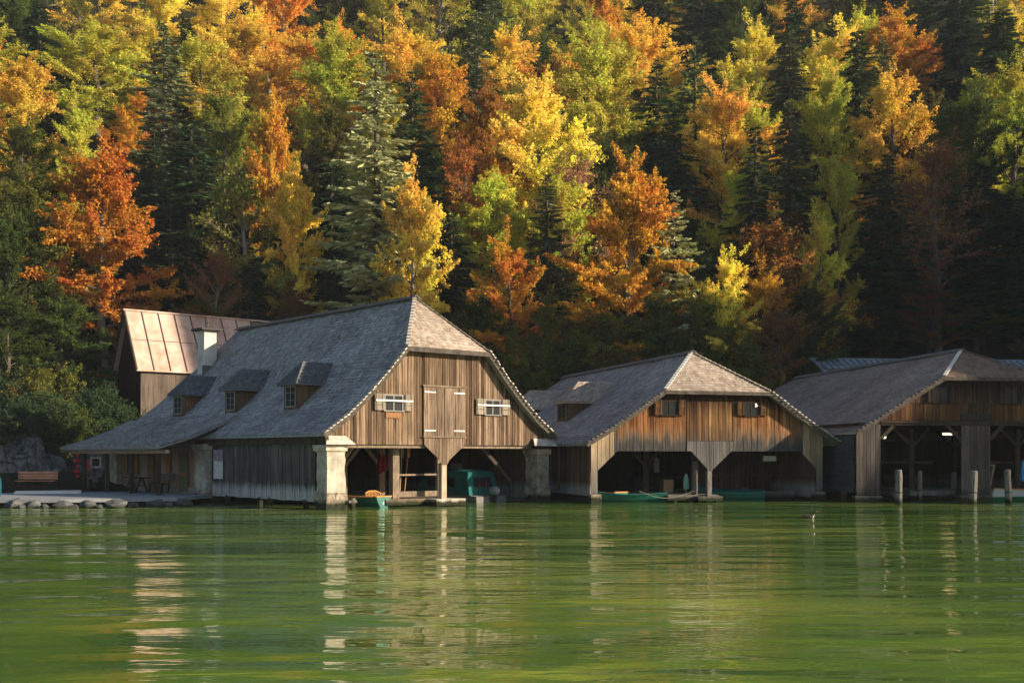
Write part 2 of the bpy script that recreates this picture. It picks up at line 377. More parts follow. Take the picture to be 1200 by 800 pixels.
# ------------------------------------------------------------------ world, sun, camera
ELEV, SAZ = R(19.5), math.atan2(.97, -.24)          # azimuth clockwise from +Y
sdir = Vector((math.sin(SAZ)*math.cos(ELEV), math.cos(SAZ)*math.cos(ELEV), math.sin(ELEV)))
w = bpy.data.worlds.new('World'); sc.world = w; w.use_nodes = True
nt = w.node_tree; nt.nodes.clear()
sky = nt.nodes.new('ShaderNodeTexSky'); sky.sky_type = 'NISHITA'; sky.sun_disc = False
sky.sun_elevation = ELEV; sky.sun_rotation = SAZ; sky.air_density = 1.0; sky.dust_density = .6
bg = nt.nodes.new('ShaderNodeBackground'); bg.inputs[1].default_value = .08
wo = nt.nodes.new('ShaderNodeOutputWorld')
nt.links.new(sky.outputs[0], bg.inputs[0]); nt.links.new(bg.outputs[0], wo.inputs[0])
sl = bpy.data.lights.new('sun', 'SUN'); sl.energy = 5.0; sl.angle = R(.55); sl.color = (1.0, .84, .62)
so = bpy.data.objects.new('sun', sl); COL.objects.link(so); so.location = (60, -20, 60)
so.rotation_euler = (-sdir).to_track_quat('-Z', 'Y').to_euler()
cam = bpy.data.cameras.new('camera'); co = bpy.data.objects.new('camera', cam); COL.objects.link(co)
co.location = (0, 0, HC); co.rotation_euler = (R(90), 0, 0)
cam.sensor_width = 36; cam.lens = F/1200*36; cam.shift_y = (YH-400)/1200; cam.clip_end = 3000; cam.clip_start = .2
sc.camera = co
sc.view_settings.view_transform = 'Standard'; sc.view_settings.look = 'None'
sc.view_settings.exposure = .95; sc.view_settings.gamma = 1.0
sc.render.engine = 'CYCLES'
sc.cycles.use_denoising = True; sc.cycles.use_adaptive_sampling = True; sc.cycles.adaptive_threshold = .02; sc.cycles.volume_bounces = 0
sc.cycles.max_bounces = 4; sc.cycles.transparent_max_bounces = 4; sc.cycles.diffuse_bounces = 2; sc.cycles.glossy_bounces = 2; sc.cycles.transmission_bounces = 2

# ------------------------------------------------------------------ terrain and water
def lerp_tab(t, x):
    if x <= t[0][0]: return t[0][1]
    for (a, b), (c, d) in zip(t, t[1:]):
        if x <= c: return b+(d-b)*(x-a)/(c-a)
    return t[-1][1]
def sstep(a, b, x):
    t = max(0, min(1, (x-a)/(b-a))); return t*t*(3-2*t)
SHORE = [(-200,46),(-60,49),(-30,50.2),(-22,53),(-16,60),(-8,68),(4,75),(16,77.5),(32,78),(44,66),(52,50),(60,38),(90,33),(200,30)]
HILL = [(-200,60),(-60,66),(-36,71),(-22,80),(0,86),(30,86),(60,82),(200,82)]
SPUR = [(46,0),(84,1.0),(110,1.06),(200,1.1)]      # unseen ridge on the right, added to cast shade
SHADE_RIDGE_H = [(55.3,0),(56,26),(58.3,29.5),(60,31.5),(64,33),(69,38),(73,56),(78,56),(79.8,46),(84,41),(87,38),(90,36),(93,44),(98,45),(101,54),(106,55),(110,42),(116,30),(135,20),(160,8),(300,8)]  # ridge height across the sun's path, shaped to place the shade
def ground_z(x, y):
    d = y-lerp_tab(SHORE, x)
    z = -1.4+1.72*sstep(-2.0, 1.2, d)+.9*sstep(3, 14, d)
    e = y-lerp_tab(HILL, x)
    if e > -6:
        s = .5*(e+math.sqrt(e*e+30)); z += .72*s*(1 if e > 0 else 1)
    z += lerp_tab(SHADE_RIDGE_H, y+.2474*x)*lerp_tab(SPUR, x)
    if z > .6:
        z += 1.2*noise.noise((x*.08, y*.08, 1.3))*sstep(0, 12, e)+.35*noise.noise((x*.35, y*.35, 4.1))*sstep(-2, 8, e)
        z += 3.5*noise.noise((x*.07, y*.07, 9.0))*sstep(52, 62, x)
    return z
xs = [-190+2.6*i for i in range(151)]; ys = [30+2.2*j for j in range(110)]
tb = MB()
for y in ys:
    for x in xs: tb.v.append((x, y, ground_z(x, y)))
nx = len(xs)
for j in range(len(ys)-1):
    for i in range(nx-1):
        a = j*nx+i; tb.f.append((a, a+1, a+nx+1, a+nx)); tb.m.append(0)
tag(tb.build('hillside', M['ground'], smooth=True, fixn=False), 'steep wooded hillside ground above the lake shore with an added shading ridge', None, None, 'structure')
wb = MB(); wb.poly([(-700,-500,0),(700,-500,0),(700,500,0),(-700,500,0)])
tag(wb.build('lake_water', M['water'], fixn=False), 'rippled green lake water', None, None, 'structure')

# ------------------------------------------------------------------ boathouse kit
class House:
    def __init__(s, name, label, P, deg, c, prof, vA, vR, L, over, eave):
        s.P = P; s.th = R(deg); s.c = c; s.prof = prof; s.vA = vA; s.vR = vR; s.L = L; s.over = over
        s.zH = prof[1][1]; s.hw = prof[1][0]; s.E = prof[-1][0]; s.zE = prof[-1][1]; s.zR = prof[0][1]
        s.root = thing(name, label, 'boathouse', (P[0], P[1], 0), s.th, 'old wooden boathouses on the shore')
        s.a = (math.cos(s.th), math.sin(s.th)); s.b = (-math.sin(s.th), math.cos(s.th))
    def w(s, u, v, z=0): return Vector((s.P[0]+s.a[0]*u+s.b[0]*v, s.P[1]+s.a[1]*u+s.b[1]*v, z))
    def uz(s, px, py, v=0):
        k = (px-600)/F; X0 = s.P[0]+s.b[0]*v; Z0 = s.P[1]+s.b[1]*v
        u = (k*Z0-X0)/(s.a[0]-k*s.a[1]); Z = Z0+s.a[1]*u
        return u, HC+(YH-py)*Z/F
    def zr(s, d):
        p = s.prof
        for (d0, z0), (d1, z1) in zip(p, p[1:]):
            if d <= d1: return z0+(z1-z0)*(d-d0)/(d1-d0)
        return p[-1][1]+(d-p[-1][0])*-.5
    def ztop(s, u): return min(s.zr(abs(u-s.c)), s.zH)
    def vlo(s, d): return s.vA+(-s.over-s.vA)*d/s.hw if d < s.hw else -s.over
    def vhi(s, d): return s.vR+(s.L+.3-s.vR)*d/s.E
    def roof(s, mat, hipmat, sw=.17, sh=.21, trim=None, seed=1, verge=(None, None), fasc=.2):
        rr = random.Random(seed); mb = MB(); T = .13
        ds = sorted(set([p[0] for p in s.prof]+[p[0]*.5+q[0]*.5 for p, q in zip(s.prof[1:], s.prof[2:])]))
        for sg in (-1, 1):
            for d0, d1 in zip(ds, ds[1:]):
                q = [(s.c+sg*d0, s.vlo(d0), s.zr(d0)), (s.c+sg*d0, s.vhi(d0), s.zr(d0)), (s.c+sg*d1, s.vhi(d1), s.zr(d1)), (s.c+sg*d1, s.vlo(d1), s.zr(d1))]
                mb.prism([(x, y, z-T) for x, y, z in q], (0, 0, T-.03))
        for d0, d1 in zip(ds, ds[1:]):   # rear hip
            q = [(s.c-d0, s.vhi(d0), s.zr(d0)), (s.c+d0, s.vhi(d0), s.zr(d0)), (s.c+d1, s.vhi(d1), s.zr(d1)), (s.c-d1, s.vhi(d1), s.zr(d1))]
            if d0 == 0: q = [q[0], q[2], q[3]]
            mb.prism([(x, y, z-T) for x, y, z in q], (0, 0, T-.03))
        # shingle courses on both long slopes
        tot = 0; acc = [(0, 0)]
        fine = [s.E*i/160 for i in range(161)]
        for d0, d1 in zip(fine, fine[1:]):
            tot += math.hypot(d1-d0, s.zr(d1)-s.zr(d0)); acc.append((d1, tot))
        def dof(t):
            lo = 0
            for (d0, t0), (d1, t1) in zip(acc, acc[1:]):
                if t <= t1: return d0+(d1-d0)*(t-t0)/max(1e-6, t1-t0)
            return s.E
        def shingle(P0, P1, P2, P3, nrm, lift):
            n = Vector(nrm)
            a, b, c_, d_ = [Vector(p) for p in (P0, P1, P2, P3)]   # a,b upper; c_,d_ lower
            b0 = c_+n*lift; a0 = d_+n*lift
            for q_ in (a, b, b0, a0): q_.z += .045*noise.noise((q_.x*.5, q_.y*.35, 7.7))
            n0 = len(mb.v)
            mb.v += [tuple(a), tuple(b), tuple(b0), tuple(a0), tuple(c_-n*.01), tuple(d_-n*.01)]
            mb.f += [(n0, n0+1, n0+2, n0+3), (n0+3, n0+2, n0+4, n0+5)]; mb.m += [s_mi, s_mi]
        def courses(pt, lo, hi, tot_, s_w, nrm_of):
            k = 0; t = tot_
            while t > .05:
                t1 = max(0, t-sh*1.25); a0, a1 = lo(t), hi(t); b0_, b1_ = lo(t1), hi(t1)
                x = min(a0, b0_)-rr.random()*s_w
                n = nrm_of(t)
                while x < max(a1, b1_):
                    ww = s_w*rr.uniform(.65, 1.4)
                    x0, x1 = x, x+ww-.006
                    xa, xb = max(x0, a0), min(x1, a1); xc, xd = max(x0, b0_), min(x1, b1_)
                    if xb-xa > .02:
                        if xd-xc < .0: xc = xd = (max(min(xa, b1_), b0_))
                        jt = rr.uniform(-.03, .025) if rr.random() > .025 else rr.uniform(.06, .12)
                        tt = min(tot_, t+jt)
                        shingle(pt(xc, t1), pt(xd, t1), pt(xb, tt), pt(xa, tt), n, rr.uniform(.014, .038))
                    x += ww
                t -= sh
        s_mi = 0
        for sg in (-1, 1):
            def pt(v, t, sg=sg): d = dof(t); return (s.c+sg*d, v, s.zr(d)-.02)
            def nn(t, sg=sg):
                d = dof(t); e = .05; dz = (s.zr(min(s.E, d+e))-s.zr(max(0, d-e)))/(min(s.E, d+e)-max(0, d-e))
                return Vector((-dz*sg, 0, 1)).normalized()
            courses(pt, lambda t: s.vlo(dof(t)), lambda t: s.vhi(dof(t)), tot, sw, nn)
        # front hip
        rise = s.zR-s.zH; run = s.vA+s.over; hl = math.hypot(rise, run)
        q = [(s.c, s.vA, s.zR), (s.c+s.hw, -s.over, s.zH), (s.c-s.hw, -s.over, s.zH)]
        mb.prism([(x, y, z-T) for x, y, z in q], (0, 0, T-.03), mi=1)
        s_mi = 1
        def pth(u, t): k = t/hl; return (u, s.vA-run*k, s.zR-rise*k-.02)
        hn = Vector((0, -rise, run)).normalized()
        courses(pth, lambda t: s.c-s.hw*t/hl, lambda t: s.c+s.hw*t/hl, hl, sw, lambda t: hn)
        ro = mb.build('roof', [mat, hipmat], s.root, fixn=False)
        # ridge cap
        rc = MB()
        for sg in (-1, 1):
            rc.beam((s.c+sg*.13, s.vA-.15, s.zR+.02), (s.c+sg*.13, s.vR+.1, s.zR+.02), .3, .045, up=(sg*.55, 0, .83))
        rc.build('ridge_cap', M['trim_grey'], ro)
        # hip caps
        for sg in (-1, 1):
            hc = MB(); N = 16
            for i in range(N):
                k0, k1 = i/N, (i+1)/N-.006
                p = Vector((s.c+sg*s.hw*k0, s.vA-run*k0, s.zR-rise*k0+.03)); q = Vector((s.c+sg*s.hw*k1, s.vA-run*k1, s.zR-rise*k1+.055))
                hc.beam(p, q, .17, .035, up=(sg*.3, -.4, .85))
            hc.build('hip_cap', (trim or M['trim']) if sg < 0 else hipmat, ro)
        # verge trim: short shingle ends along the front rakes
        for sg, vm_ in zip((-1, 1), verge):
            vt = MB(); vf = MB(); t = 0
            while t < tot:
                d0 = dof(t); d1 = dof(min(tot, t+.15))
                if d0 > s.hw-.05:
                    p = Vector((s.c+sg*d0, -s.over-.03, s.zr(d0)+.015)); q = Vector((s.c+sg*d1, -s.over-.03, s.zr(d1)+.05))
                    vt.beam(p, q, .22+rr.uniform(-.09, .05), rr.uniform(.035, .06))
                t += rr.uniform(.15, .25)
            for d0, d1 in zip(ds, ds[1:]):
                if d0 >= s.hw-.01:
                    vf.beam((s.c+sg*d0, -s.over-.012, s.zr(d0)-.12), (s.c+sg*d1, -s.over-.012, s.zr(d1)-.12), .045, fasc)
            vt.build('verge_trim', vm_ or M['trim'], ro); vf.build('bargeboard', M['fascia'], ro)
        vf = MB(); vf.beam((s.c-s.hw-.05, -s.over-.02, s.zH-.11), (s.c+s.hw+.05, -s.over-.02, s.zH-.11), .05, fasc)
        vf.build('fascia', M['fascia'], ro)
        return ro
    def boards(s, part, mat, u0, u1, bw, bot, top, v=0.0, t=.035, brk=(), parent=None, axis='u', const=0.0, seed=0, gap=.012, jit=.012):
        """vertical boards from u0 to u1; bot/top functions give their ends"""
        rr = random.Random(seed+int(u0*13)); mb = MB(); u = u0
        while u < u1-.01:
            ww = min(bw*rr.uniform(.75, 1.25), u1-u)
            if u1-(u+ww) < bw*.3: ww = u1-u
            a, b = u+gap/2, u+ww-gap/2
            ks = [a]+sorted(k for k in brk if a+.005 < k < b-.005)+[b]
            pt = [(k, top(k)) for k in ks]; pb = [(k, bot(k)) for k in ks[::-1]]
            poly = pb+pt
            if max(p[1] for p in pt)-min(p[1] for p in pb) > .02 and all(tp[1] >= bp[1]-1e-4 for tp, bp in zip(pt, pb[::-1])):
                j = rr.uniform(-jit, jit)
                if axis == 'u': mb.prism([(p, v+j, z) for p, z in poly], (0, t, 0))
                else: mb.prism([(v+j, p, z) for p, z in poly], (t, 0, 0))
            u += ww
        return mb.build(part, mat, parent or s.root)
    def shell(s, zfloor, vback, ztop, mat, side_u=(0.15, None), closed=True):
        """dark inside: back wall, right wall, loft floor"""
        mb = MB(); u0 = side_u[0]; u1 = side_u[1]
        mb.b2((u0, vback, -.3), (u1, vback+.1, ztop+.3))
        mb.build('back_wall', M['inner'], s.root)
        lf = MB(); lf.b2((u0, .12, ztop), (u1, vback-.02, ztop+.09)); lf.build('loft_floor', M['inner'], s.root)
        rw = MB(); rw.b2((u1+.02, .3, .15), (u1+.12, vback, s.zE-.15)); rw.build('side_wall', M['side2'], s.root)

def window(h, u0, u1, z0, z1, v, sh_l, sh_r, bar=True, shmat=None, planks=3, fmat=None):
    fr = MB(); t = .07
    fr.b2((u0, v-.06, z0), (u0+t, v-.01, z1)); fr.b2((u1-t, v-.06, z0), (u1, v-.01, z1))
    fr.b2((u0+t, v-.06, z1-t), (u1-t, v-.01, z1)); fr.b2((u0-.03, v-.10, z0-.05), (u1+.03, v-.01, z0-.002))
    m_ = (u0+u1)/2; fr.b2((m_-.025, v-.05, z0), (m_+.025, v-.012, z1-t))
    if not bar: fr.b2((u0+t, v-.045, (z0+z1)/2-.015), (u1-t, v-.015, (z0+z1)/2+.015))
    f = fr.build('window', fmat or M['frame_grey'], h.root)
    pn = MB(); pn.b2((u0+.02, v-.03, z0+.01), (u1-.02, v-.022, z1-.02)); pn.build('pane', M['pane'], f)
    for a, b in (sh_l, sh_r):
        sm = MB(); n = planks
        for i in range(n):
            za = z0-.02+(z1-z0+.04)*i/n+.012; zb = z0-.02+(z1-z0+.04)*(i+1)/n-.012
            sm.b2((a, v-.11, za), (b, v-.075, zb))
        for k in (a+.1*(b-a), b-.2*(b-a)): sm.b2((k, v-.135, z0), (k+.06, v-.112, z1))
        sm.build('shutter', shmat or M['shutter'], f)
    if bar:
        bm_ = MB(); bm_.b2((sh_l[0]+.02, v-.165, (z0+z1)/2+.03), (sh_r[1]-.02, v-.137, (z0+z1)/2+.1)); bm_.build('bar', M['iron_white'], f)
    return f

def dormer(h, u0, vc, wv, zb, zt, zr_, ufar, ur0, roofmat, wallmat):
    """dormer on the left slope: front faces -u, hipped roof with its ridge along u"""
    hv = wv/2
    fm = MB()
    uw = u0
    # front wall and cheeks down into the roof
    def su(z):   # u where the roof slope has height z
        lo, hi = h.c-h.E, h.c
        for _ in range(40):
            m_ = (lo+hi)/2
            if h.zr(h.c-m_) < z: lo = m_
            else: hi = m_
        return lo
    fm.b2((u0, vc-hv, zb-.5), (u0+.06, vc+hv, zt))
    for sg in (-1, 1):
        v_ = vc+sg*hv; poly = [(u0+.06, v_, zb-.5), (su(zt)+.2, v_, zt-.15), (su(zt)+.2, v_, zt), (u0+.06, v_, zt)]
        fm.prism(poly, (0, -sg*.06, 0))
    d = fm.build('dormer', wallmat, h.root)
    wm = MB(); wz0 = zb+.1; wz1 = zt-.12; a = vc-hv+.16; b = vc+hv-.16
    wm.b2((u0-.045, a, wz0), (u0-.004, a+.06, wz1)); wm.b2((u0-.045, b-.06, wz0), (u0-.004, b, wz1))
    wm.b2((u0-.045, a+.06, wz1-.06), (u0-.004, b-.06, wz1)); wm.b2((u0-.045, a+.06, wz0), (u0-.004, b-.06, wz0+.06))
    wm.b2((u0-.04, (a+b)/2-.025, wz0+.06), (u0-.006, (a+b)/2+.025, wz1-.06))
    for k in (1, 2): wm.b2((u0-.038, a+.06, wz0+(wz1-wz0)*k/3-.012), (u0-.008, b-.06, wz0+(wz1-wz0)*k/3+.012))
    wm.build('window_frame', M['frame_grey'] if h is h1 else M['beam'], d)
    pm = MB(); pm.b2((u0-.022, a+.01, wz0+.01), (u0-.012, b-.01, wz1-.01)); pm.build('pane', M['pane'], d)
    # roof
    ov = .25; ue = u0-ov; rm = MB(); rr = random.Random(int(vc*10))
    ze = zt-.02
    us = su(ze)+.15; T = .09
    for sg in (-1, 1):
        q = [(ue, vc+sg*(hv+ov), ze), (us, vc+sg*(hv+ov), ze), (ufar, vc, zr_), (ur0, vc, zr_)]
        rm.prism([(x, y, z-T) for x, y, z in q], (0, 0, T))
        # shingles
        n = 7
        for i in range(n):
            k0, k1 = i/n, min(1, (i+1.2)/n)
            la = [ue+(ur0-ue)*k for k in (k0, k1)]; ra = [us+(ufar-us)*k for k in (k0, k1)]
            m_ = int((us-ue)/.16)+2
            for j in range(m_):
                x0 = [la[e]+(ra[e]-la[e])*j/m_ for e in (0, 1)]; x1 = [la[e]+(ra[e]-la[e])*((j+1)/m_)-.006 for e in (0, 1)]
                yy = [vc+sg*(hv+ov)*(1-k) for k in (k0, k1)]; zz = [ze+(zr_-ze)*k for k in (k0, k1)]
                lf = .02+rr.uniform(0, .03)
                rm.poly([(x0[1], yy[1], zz[1]+.008), (x1[1], yy[1], zz[1]+.008), (x1[0], yy[0]+sg*.02, zz[0]+lf), (x0[0], yy[0]+sg*.02, zz[0]+lf)])
    rm.prism([(ue, vc-hv-ov, ze-T), (ue, vc+hv+ov, ze-T), (ur0, vc, zr_-T)], (0, 0, T))
    n = 6
    for i in range(n):
        k0, k1 = i/n, min(1, (i+1.2)/n); m_ = max(2, int(2*(hv+ov)*(1-k0)/.16))
        for j in range(m_):
            def P(k, f): hw_ = (hv+ov)*(1-k); return (ue+(ur0-ue)*k, vc-hw_+2*hw_*f, ze+(zr_-ze)*k)
            lf = .02+rr.uniform(0, .03)
            a, b, c_, d_ = P(k1, j/m_), P(k1, (j+1)/m_-.01), P(k0, (j+1)/m_-.01), P(k0, j/m_)
            rm.poly([(a[0], a[1], a[2]+.008), (b[0], b[1], b[2]+.008), (c_[0]-.02, c_[1], c_[2]+lf), (d_[0]-.02, d_[1], d_[2]+lf)])
    rm.build('dormer_roof', roofmat, d, fixn=False)
    return d

def pillar(h, part, u0, u1, v0, v1, zt, seed, mats, base=.95):
    """flared stone pillar on a rough footing"""
    rr = random.Random(seed)
    def ring(z, g, n=9):
        a, b, c_, d_ = u0-g, u1+g, v0-g, v1+g; P = []
        for i in range(n): P.append((a+(b-a)*i/n, c_, z))
        for i in range(n): P.append((b, c_+(d_-c_)*i/n, z))
        for i in range(n): P.append((b-(b-a)*i/n, d_, z))
        for i in range(n): P.append((a, d_-(d_-c_)*i/n, z))
        o = []
        cx, cy = (u0+u1)/2, (v0+v1)/2
        for p in P:
            k = .085 if z < base else .034
            e = (noise.noise((p[0]*2.2+seed, p[1]*2.2, z*2.2))+.5*noise.noise((p[0]*6+seed, p[1]*6, z*6)))*k*1.7
            dx, dy = p[0]-cx, p[1]-cy; L = math.hypot(dx, dy)
            o.append((p[0]+dx/L*e, p[1]+dy/L*e, z))
        return o
    mb = MB()
    zs = [(-.6, .07), (.0, .07), (.2, .05), (.4, .07), (base-.12, .04), (base-.04, .05), (base, .01), (base+.3, .0), (base+.6, .01), (base+.9, .0), (zt-.62, .0), (zt-.42, .005), (zt-.30, .02), (zt-.24, .09), (zt-.02, .11), (zt, .10)]
    rg = [ring(z, g) for z, g in zs]
    st = mb.loft(rg); mb.f.append(tuple(range(st[-1], st[-1]+len(rg[-1])))); mb.m.append(0)
    for k, f in enumerate(mb.f):
        if mb.v[f[0]][2] < base-.05: mb.m[k] = 1
    return mb.build(part, mats, h.root)

# ================================================================== BOATHOUSE ONE
h1 = House('boathouse', 'largest grey shingled boathouse with white chimney, stone pillars and open porch', (-7.55, 45.5), 40.7, 6.07,
           [(0,9.3),(2.25,6.8),(3.2,5.72),(4.2,4.72),(5.2,3.84),(6.32,3.08)], 2.22, 19.2, 22.2, .38, .25)
h1.roof(M['roof1'], M['hip1'], seed=11)
PT = [4.91, 6.04, 7.15]
def bot1(u):
    return 2.64
G1BRK = [h1.c+s_*d for s_ in (-1, 1) for d, _ in h1.prof]
h1.boards('gable_wall', M['gable1'], .02, 12.12, .135, bot1, lambda u: h1.ztop(u)-.1, 0, brk=G1BRK, gap=.022, seed=3, jit=.014)
bk = MB(); bk.b2((.9, .06, 2.66), (11.2, .1, 3.2)); bk.b2((.6, .06, 3.2), (11.5, .1, 3.3))
bk.prism([(.6, .06, 3.3), (11.54, .06, 3.3), (8.2, .06, 6.6), (3.9, .06, 6.6)], (0, .04, 0)); bk.build('gable_backing', M['beam_dark'], h1.root)
sb = MB(); sb.b2((.9, .12, 2.5), (11.3, .4, 2.66)); sb.build('lintel', M['beam'], h1.root)
h1.boards('tie_board', M['door1'], 4.93, 7.13, .2, lambda u: 1.78+(abs(u-6.04))*.78 if abs(u-6.04) > .14 else 1.78, lambda u: 2.96, -.05, brk=[5.9,6.04,6.18], seed=5, jit=.006)
for a, b in ((4.91, 6.0), (6.03, 7.15)):
    dr = h1.boards('hatch_door', M['door1'], a, b, .2, lambda u: 3.02, lambda u: 5.15, -.06, seed=9+int(a), jit=.006)
    for z in (3.26, 4.92):
        hb = MB(); x0, x1 = (a+.02, a+.62) if a < 5.5 else (b-.62, b-.02)
        hb.b2((x0, -.09, z-.028), (x1, -.072, z+.028)); hb.build('hinge', M['iron_white'], dr)
for z0_, z1_ in ((2.96, 3.015), (5.155, 5.22)): tr = MB(); tr.b2((4.84, -.115, z0_), (7.22, -.06, z1_)); tr.build('hatch_trim', M['beam'], h1.root)
window(h1, 2.85, 3.84, 4.08, 4.76, -.01, (2.36, 2.83), (3.86, 4.28))
window(h1, 8.30, 9.23, 4.03, 4.72, -.01, (7.78, 8.28), (9.25, 9.71))
rs = MB(); rs.b2((2.95, -.05, 3.76), (3.75, -.03, 4.0)); rs.build('sill_board', M['rust'], h1.root)
# post and platform under the hatch
po = MB(); po.b2((5.90, -.02, .28), (6.17, .24, 1.85)); po.build('front_post', M['beam_pale'], h1.root)
pl = MB(); pl.b2((5.3, -.45, .02), (6.9, .7, .3)); pl.build('landing_step', M['deck_pale'], h1.root)
pl2 = MB(); pl2.b2((3.2, .3, .06), (5.28, 5.0, .32)); pl2.b2((5.28, .72, .06), (6.9, 5.0, .30)); pl2.build('inner_jetty', M['beam'], h1.root)
# inner frame of the left bay
fr = MB()
u_a = h1.uz(462, 560, 1.0)[0]; u_b = h1.uz(514, 560, 1.0)[0]
fr.b2((u_a-.17, .85, .3), (u_a+.17, 1.15, 2.6)); fr.b2((u_b-.12, .9, .3), (u_b+.12, 1.1, 2.6))
fr.b2((u_a+.17, .95, 1.3), (u_b-.12, 1.03, 1.38)); fr.b2((u_a+.17, .92, .38), (u_b-.12, 1.05, .62))
fr.build('jetty_rail', M['beam'], h1.root)
for u_, v_ in ((1.9, 2.2), (3.0, 3.4), (2.4, 9), (6.1, 5), (6.1, 10)):
    p_ = MB(); p_.b2((u_-.15, v_-.15, -.4), (u_+.15, v_+.15, 2.62))
    for sg in (-1, 1): p_.beam((u_+sg*.12, v_, 1.75), (u_+sg*.85, v_, 2.55), .14, .16)
    p_.build('inner_post', M['beam'], h1.root)
bc = MB(); bc.beam((10.6, .9, 1.0), (8.9, .9, 2.55), .12, .16); bc.build('brace', M['beam_dark'], h1.root)
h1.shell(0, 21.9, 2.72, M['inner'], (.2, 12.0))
# pillars
pillar(h1, 'stone_pillar', .05, .9, -.12, .68, 2.62, 3, [M['plaster'], M['masonry']], .72)
pillar(h1, 'stone_pillar', 11.42, 12.15, -.1, .72, 2.48, 8, [M['masonry'], M['masonry']], .75)
pillar(h1, 'stone_pillar', -.25, .85, 10.2, 11.35, 2.72, 12, [M['plaster'], M['masonry']], .6)
pillar(h1, 'stone_pillar', -.25, .6, 21.0, 21.9, 2.72, 14, [M['plaster'], M['masonry']], .6)
for (a, b) in ((-.2, 1.2), (10.95, 12.4)):
    cp = MB(); cp.prism([(a, -.48, 2.63), (b, -.48, 2.63), (b-.25, -.1, 2.98), (a+.25, -.1, 2.98)], (0, .06, 0)); cp.build('pillar_hood', M['trim'], h1.root)
# lake side wall
h1.boards('side_wall', M['dark_side'], .8, 10.15, .17, lambda v: .30+.05*noise.noise((v*1.3, 3, 1)), lambda v: 2.95, .05, axis='v', seed=21, jit=.012)
sbk = MB(); sbk.b2((.12, .8, .42), (.16, 10.2, 2.95)); sbk.build('wall_backing', M['beam_dark'], h1.root)
ev = MB(); ev.b2((-.14, -.3, 2.66), (.02, 11.6, 2.98)); ev.b2((-.24, -.3, 2.92), (-.1, 11.6, 3.03)); ev.build('eave_beam', M['beam_dark'], h1.root)
for v_ in (1.6, 4.6, 5.5, 8.6):
    q_ = MB(); q_.b2((0, v_-.09, -.4), (.18, v_+.09, .36)); q_.build('support_post', M['beam_dark'], h1.root)
stb = MB(); stb.b2((1.1, -.35, -.3), (1.25, -.2, .45)); stb.b2((.95, -.32, .25), (1.35, -.22, .36)); stb.build('fender_post', M['grey_timber'], h1.root)
# dormers and chimney
for vc in (4.95, 10.7, 16.6):
    dormer(h1, 1.3, vc, 1.22, 4.22, 5.38, 6.38, 3.5, 1.9, M['roof_dormer'], M['dormer_wall'])
ch = MB(); cu, cv = 4.05, 19.0
ch.b2((cu-.36, cv-.42, 5.6), (cu+.36, cv+.42, 9.05)); cho = ch.build('chimney', M['chimney'], h1.root)
cc = MB(); cc.b2((cu-.62, cv-.68, 9.05), (cu+.62, cv+.68, 9.17)); cc.build('chimney_slab', M['slate'], cho)
cp = MB(); cp.tube([(cu, cv, 9.17), (cu, cv, 9.55)], .09); cp.tube([(cu, cv, 9.5), (cu, cv, 9.72)], [.14, .03]); cp.build('chimney_pot', M['slate'], cho)
cl = MB(); cl.b2((cu-.5, cv-.6, h1.zr(abs(cu-h1.c)-.0)-.75), (cu+.45, cv-.44, h1.zr(abs(cu-h1.c))+.05)); cl.build('flashing', M['trim_grey'], cho)
# porch roof over the quay
pr = MB(); prr = random.Random(5)
PP = [(1.15,4.12),(.2,3.62),(-.9,3.17),(-1.8,2.86),(-2.65,2.62)]
def pz(u):
    for (a, b), (c_, d_) in zip(PP, PP[1:]):
        if u >= c_: return b+(d_-b)*(u-a)/(c_-a)
    return PP[-1][1]
for (a, b), (c_, d_) in zip(PP, PP[1:]):
    q = [(a, 9.8, b), (a, 22.7, b), (c_, 22.7, d_), (c_, 9.8, d_)]
    pr.prism([(x, y, z-.12) for x, y, z in q], (0, 0, .1))
uu = -2.68
while uu < 1.1:
    v_ = 9.75
    while v_ < 22.7:
        ww = .17*prr.uniform(.65, 1.4); l = prr.uniform(.015, .04); u2 = min(1.14, uu+.25); ju = uu+prr.uniform(-.02, .02)
        n0 = len(pr.v); pr.v += [(u2, v_, pz(u2)-.015), (u2, v_+ww-.006, pz(u2)-.015), (ju, v_+ww-.006, pz(uu)+l), (ju, v_, pz(uu)+l), (ju, v_+ww-.006, pz(uu)-.03), (ju, v_, pz(uu)-.03)]
        pr.f += [(n0, n0+1, n0+2, n0+3), (n0+3, n0+2, n0+4, n0+5)]; pr.m += [0, 0]
        v_ += ww
    uu += .2
pro = pr.build('porch_roof', M['roof1'], h1.root, fixn=False)
pf = MB(); pf.b2((-2.66, 9.9, 2.42), (-2.58, 22.6, 2.5)); pf.build('gutter', M['trim_grey'], pro)
pb_ = MB(); pb_.b2((-2.3, 10.0, 2.28), (-2.1, 22.4, 2.44)); pb_.build('porch_beam', M['beam_pale'], h1.root)
for v_ in (11.0, 14.1, 17.3, 20.4):
    q_ = MB(); q_.b2((-2.29, v_-.1, .33), (-2.11, v_+.1, 2.28))
    q_.build('porch_post', M['beam_dark'], h1.root)
h1.boards('porch_wall', M['porchwall'], 11.4, 21.2, .3, lambda v: .33, lambda v: 3.1, .05, axis='v', seed=31, gap=.03)
pwb = MB(); pwb.b2((.1, 11.4, .33), (.14, 21.2, 3.0)); pwb.build('wall_backing', M['beam_dark'], h1.root)
bb = MB(); bb.b2((-.02, 11.4, .34), (.03, 21.2, .62)); bb.build('base_board', M['frame_grey'], h1.root)
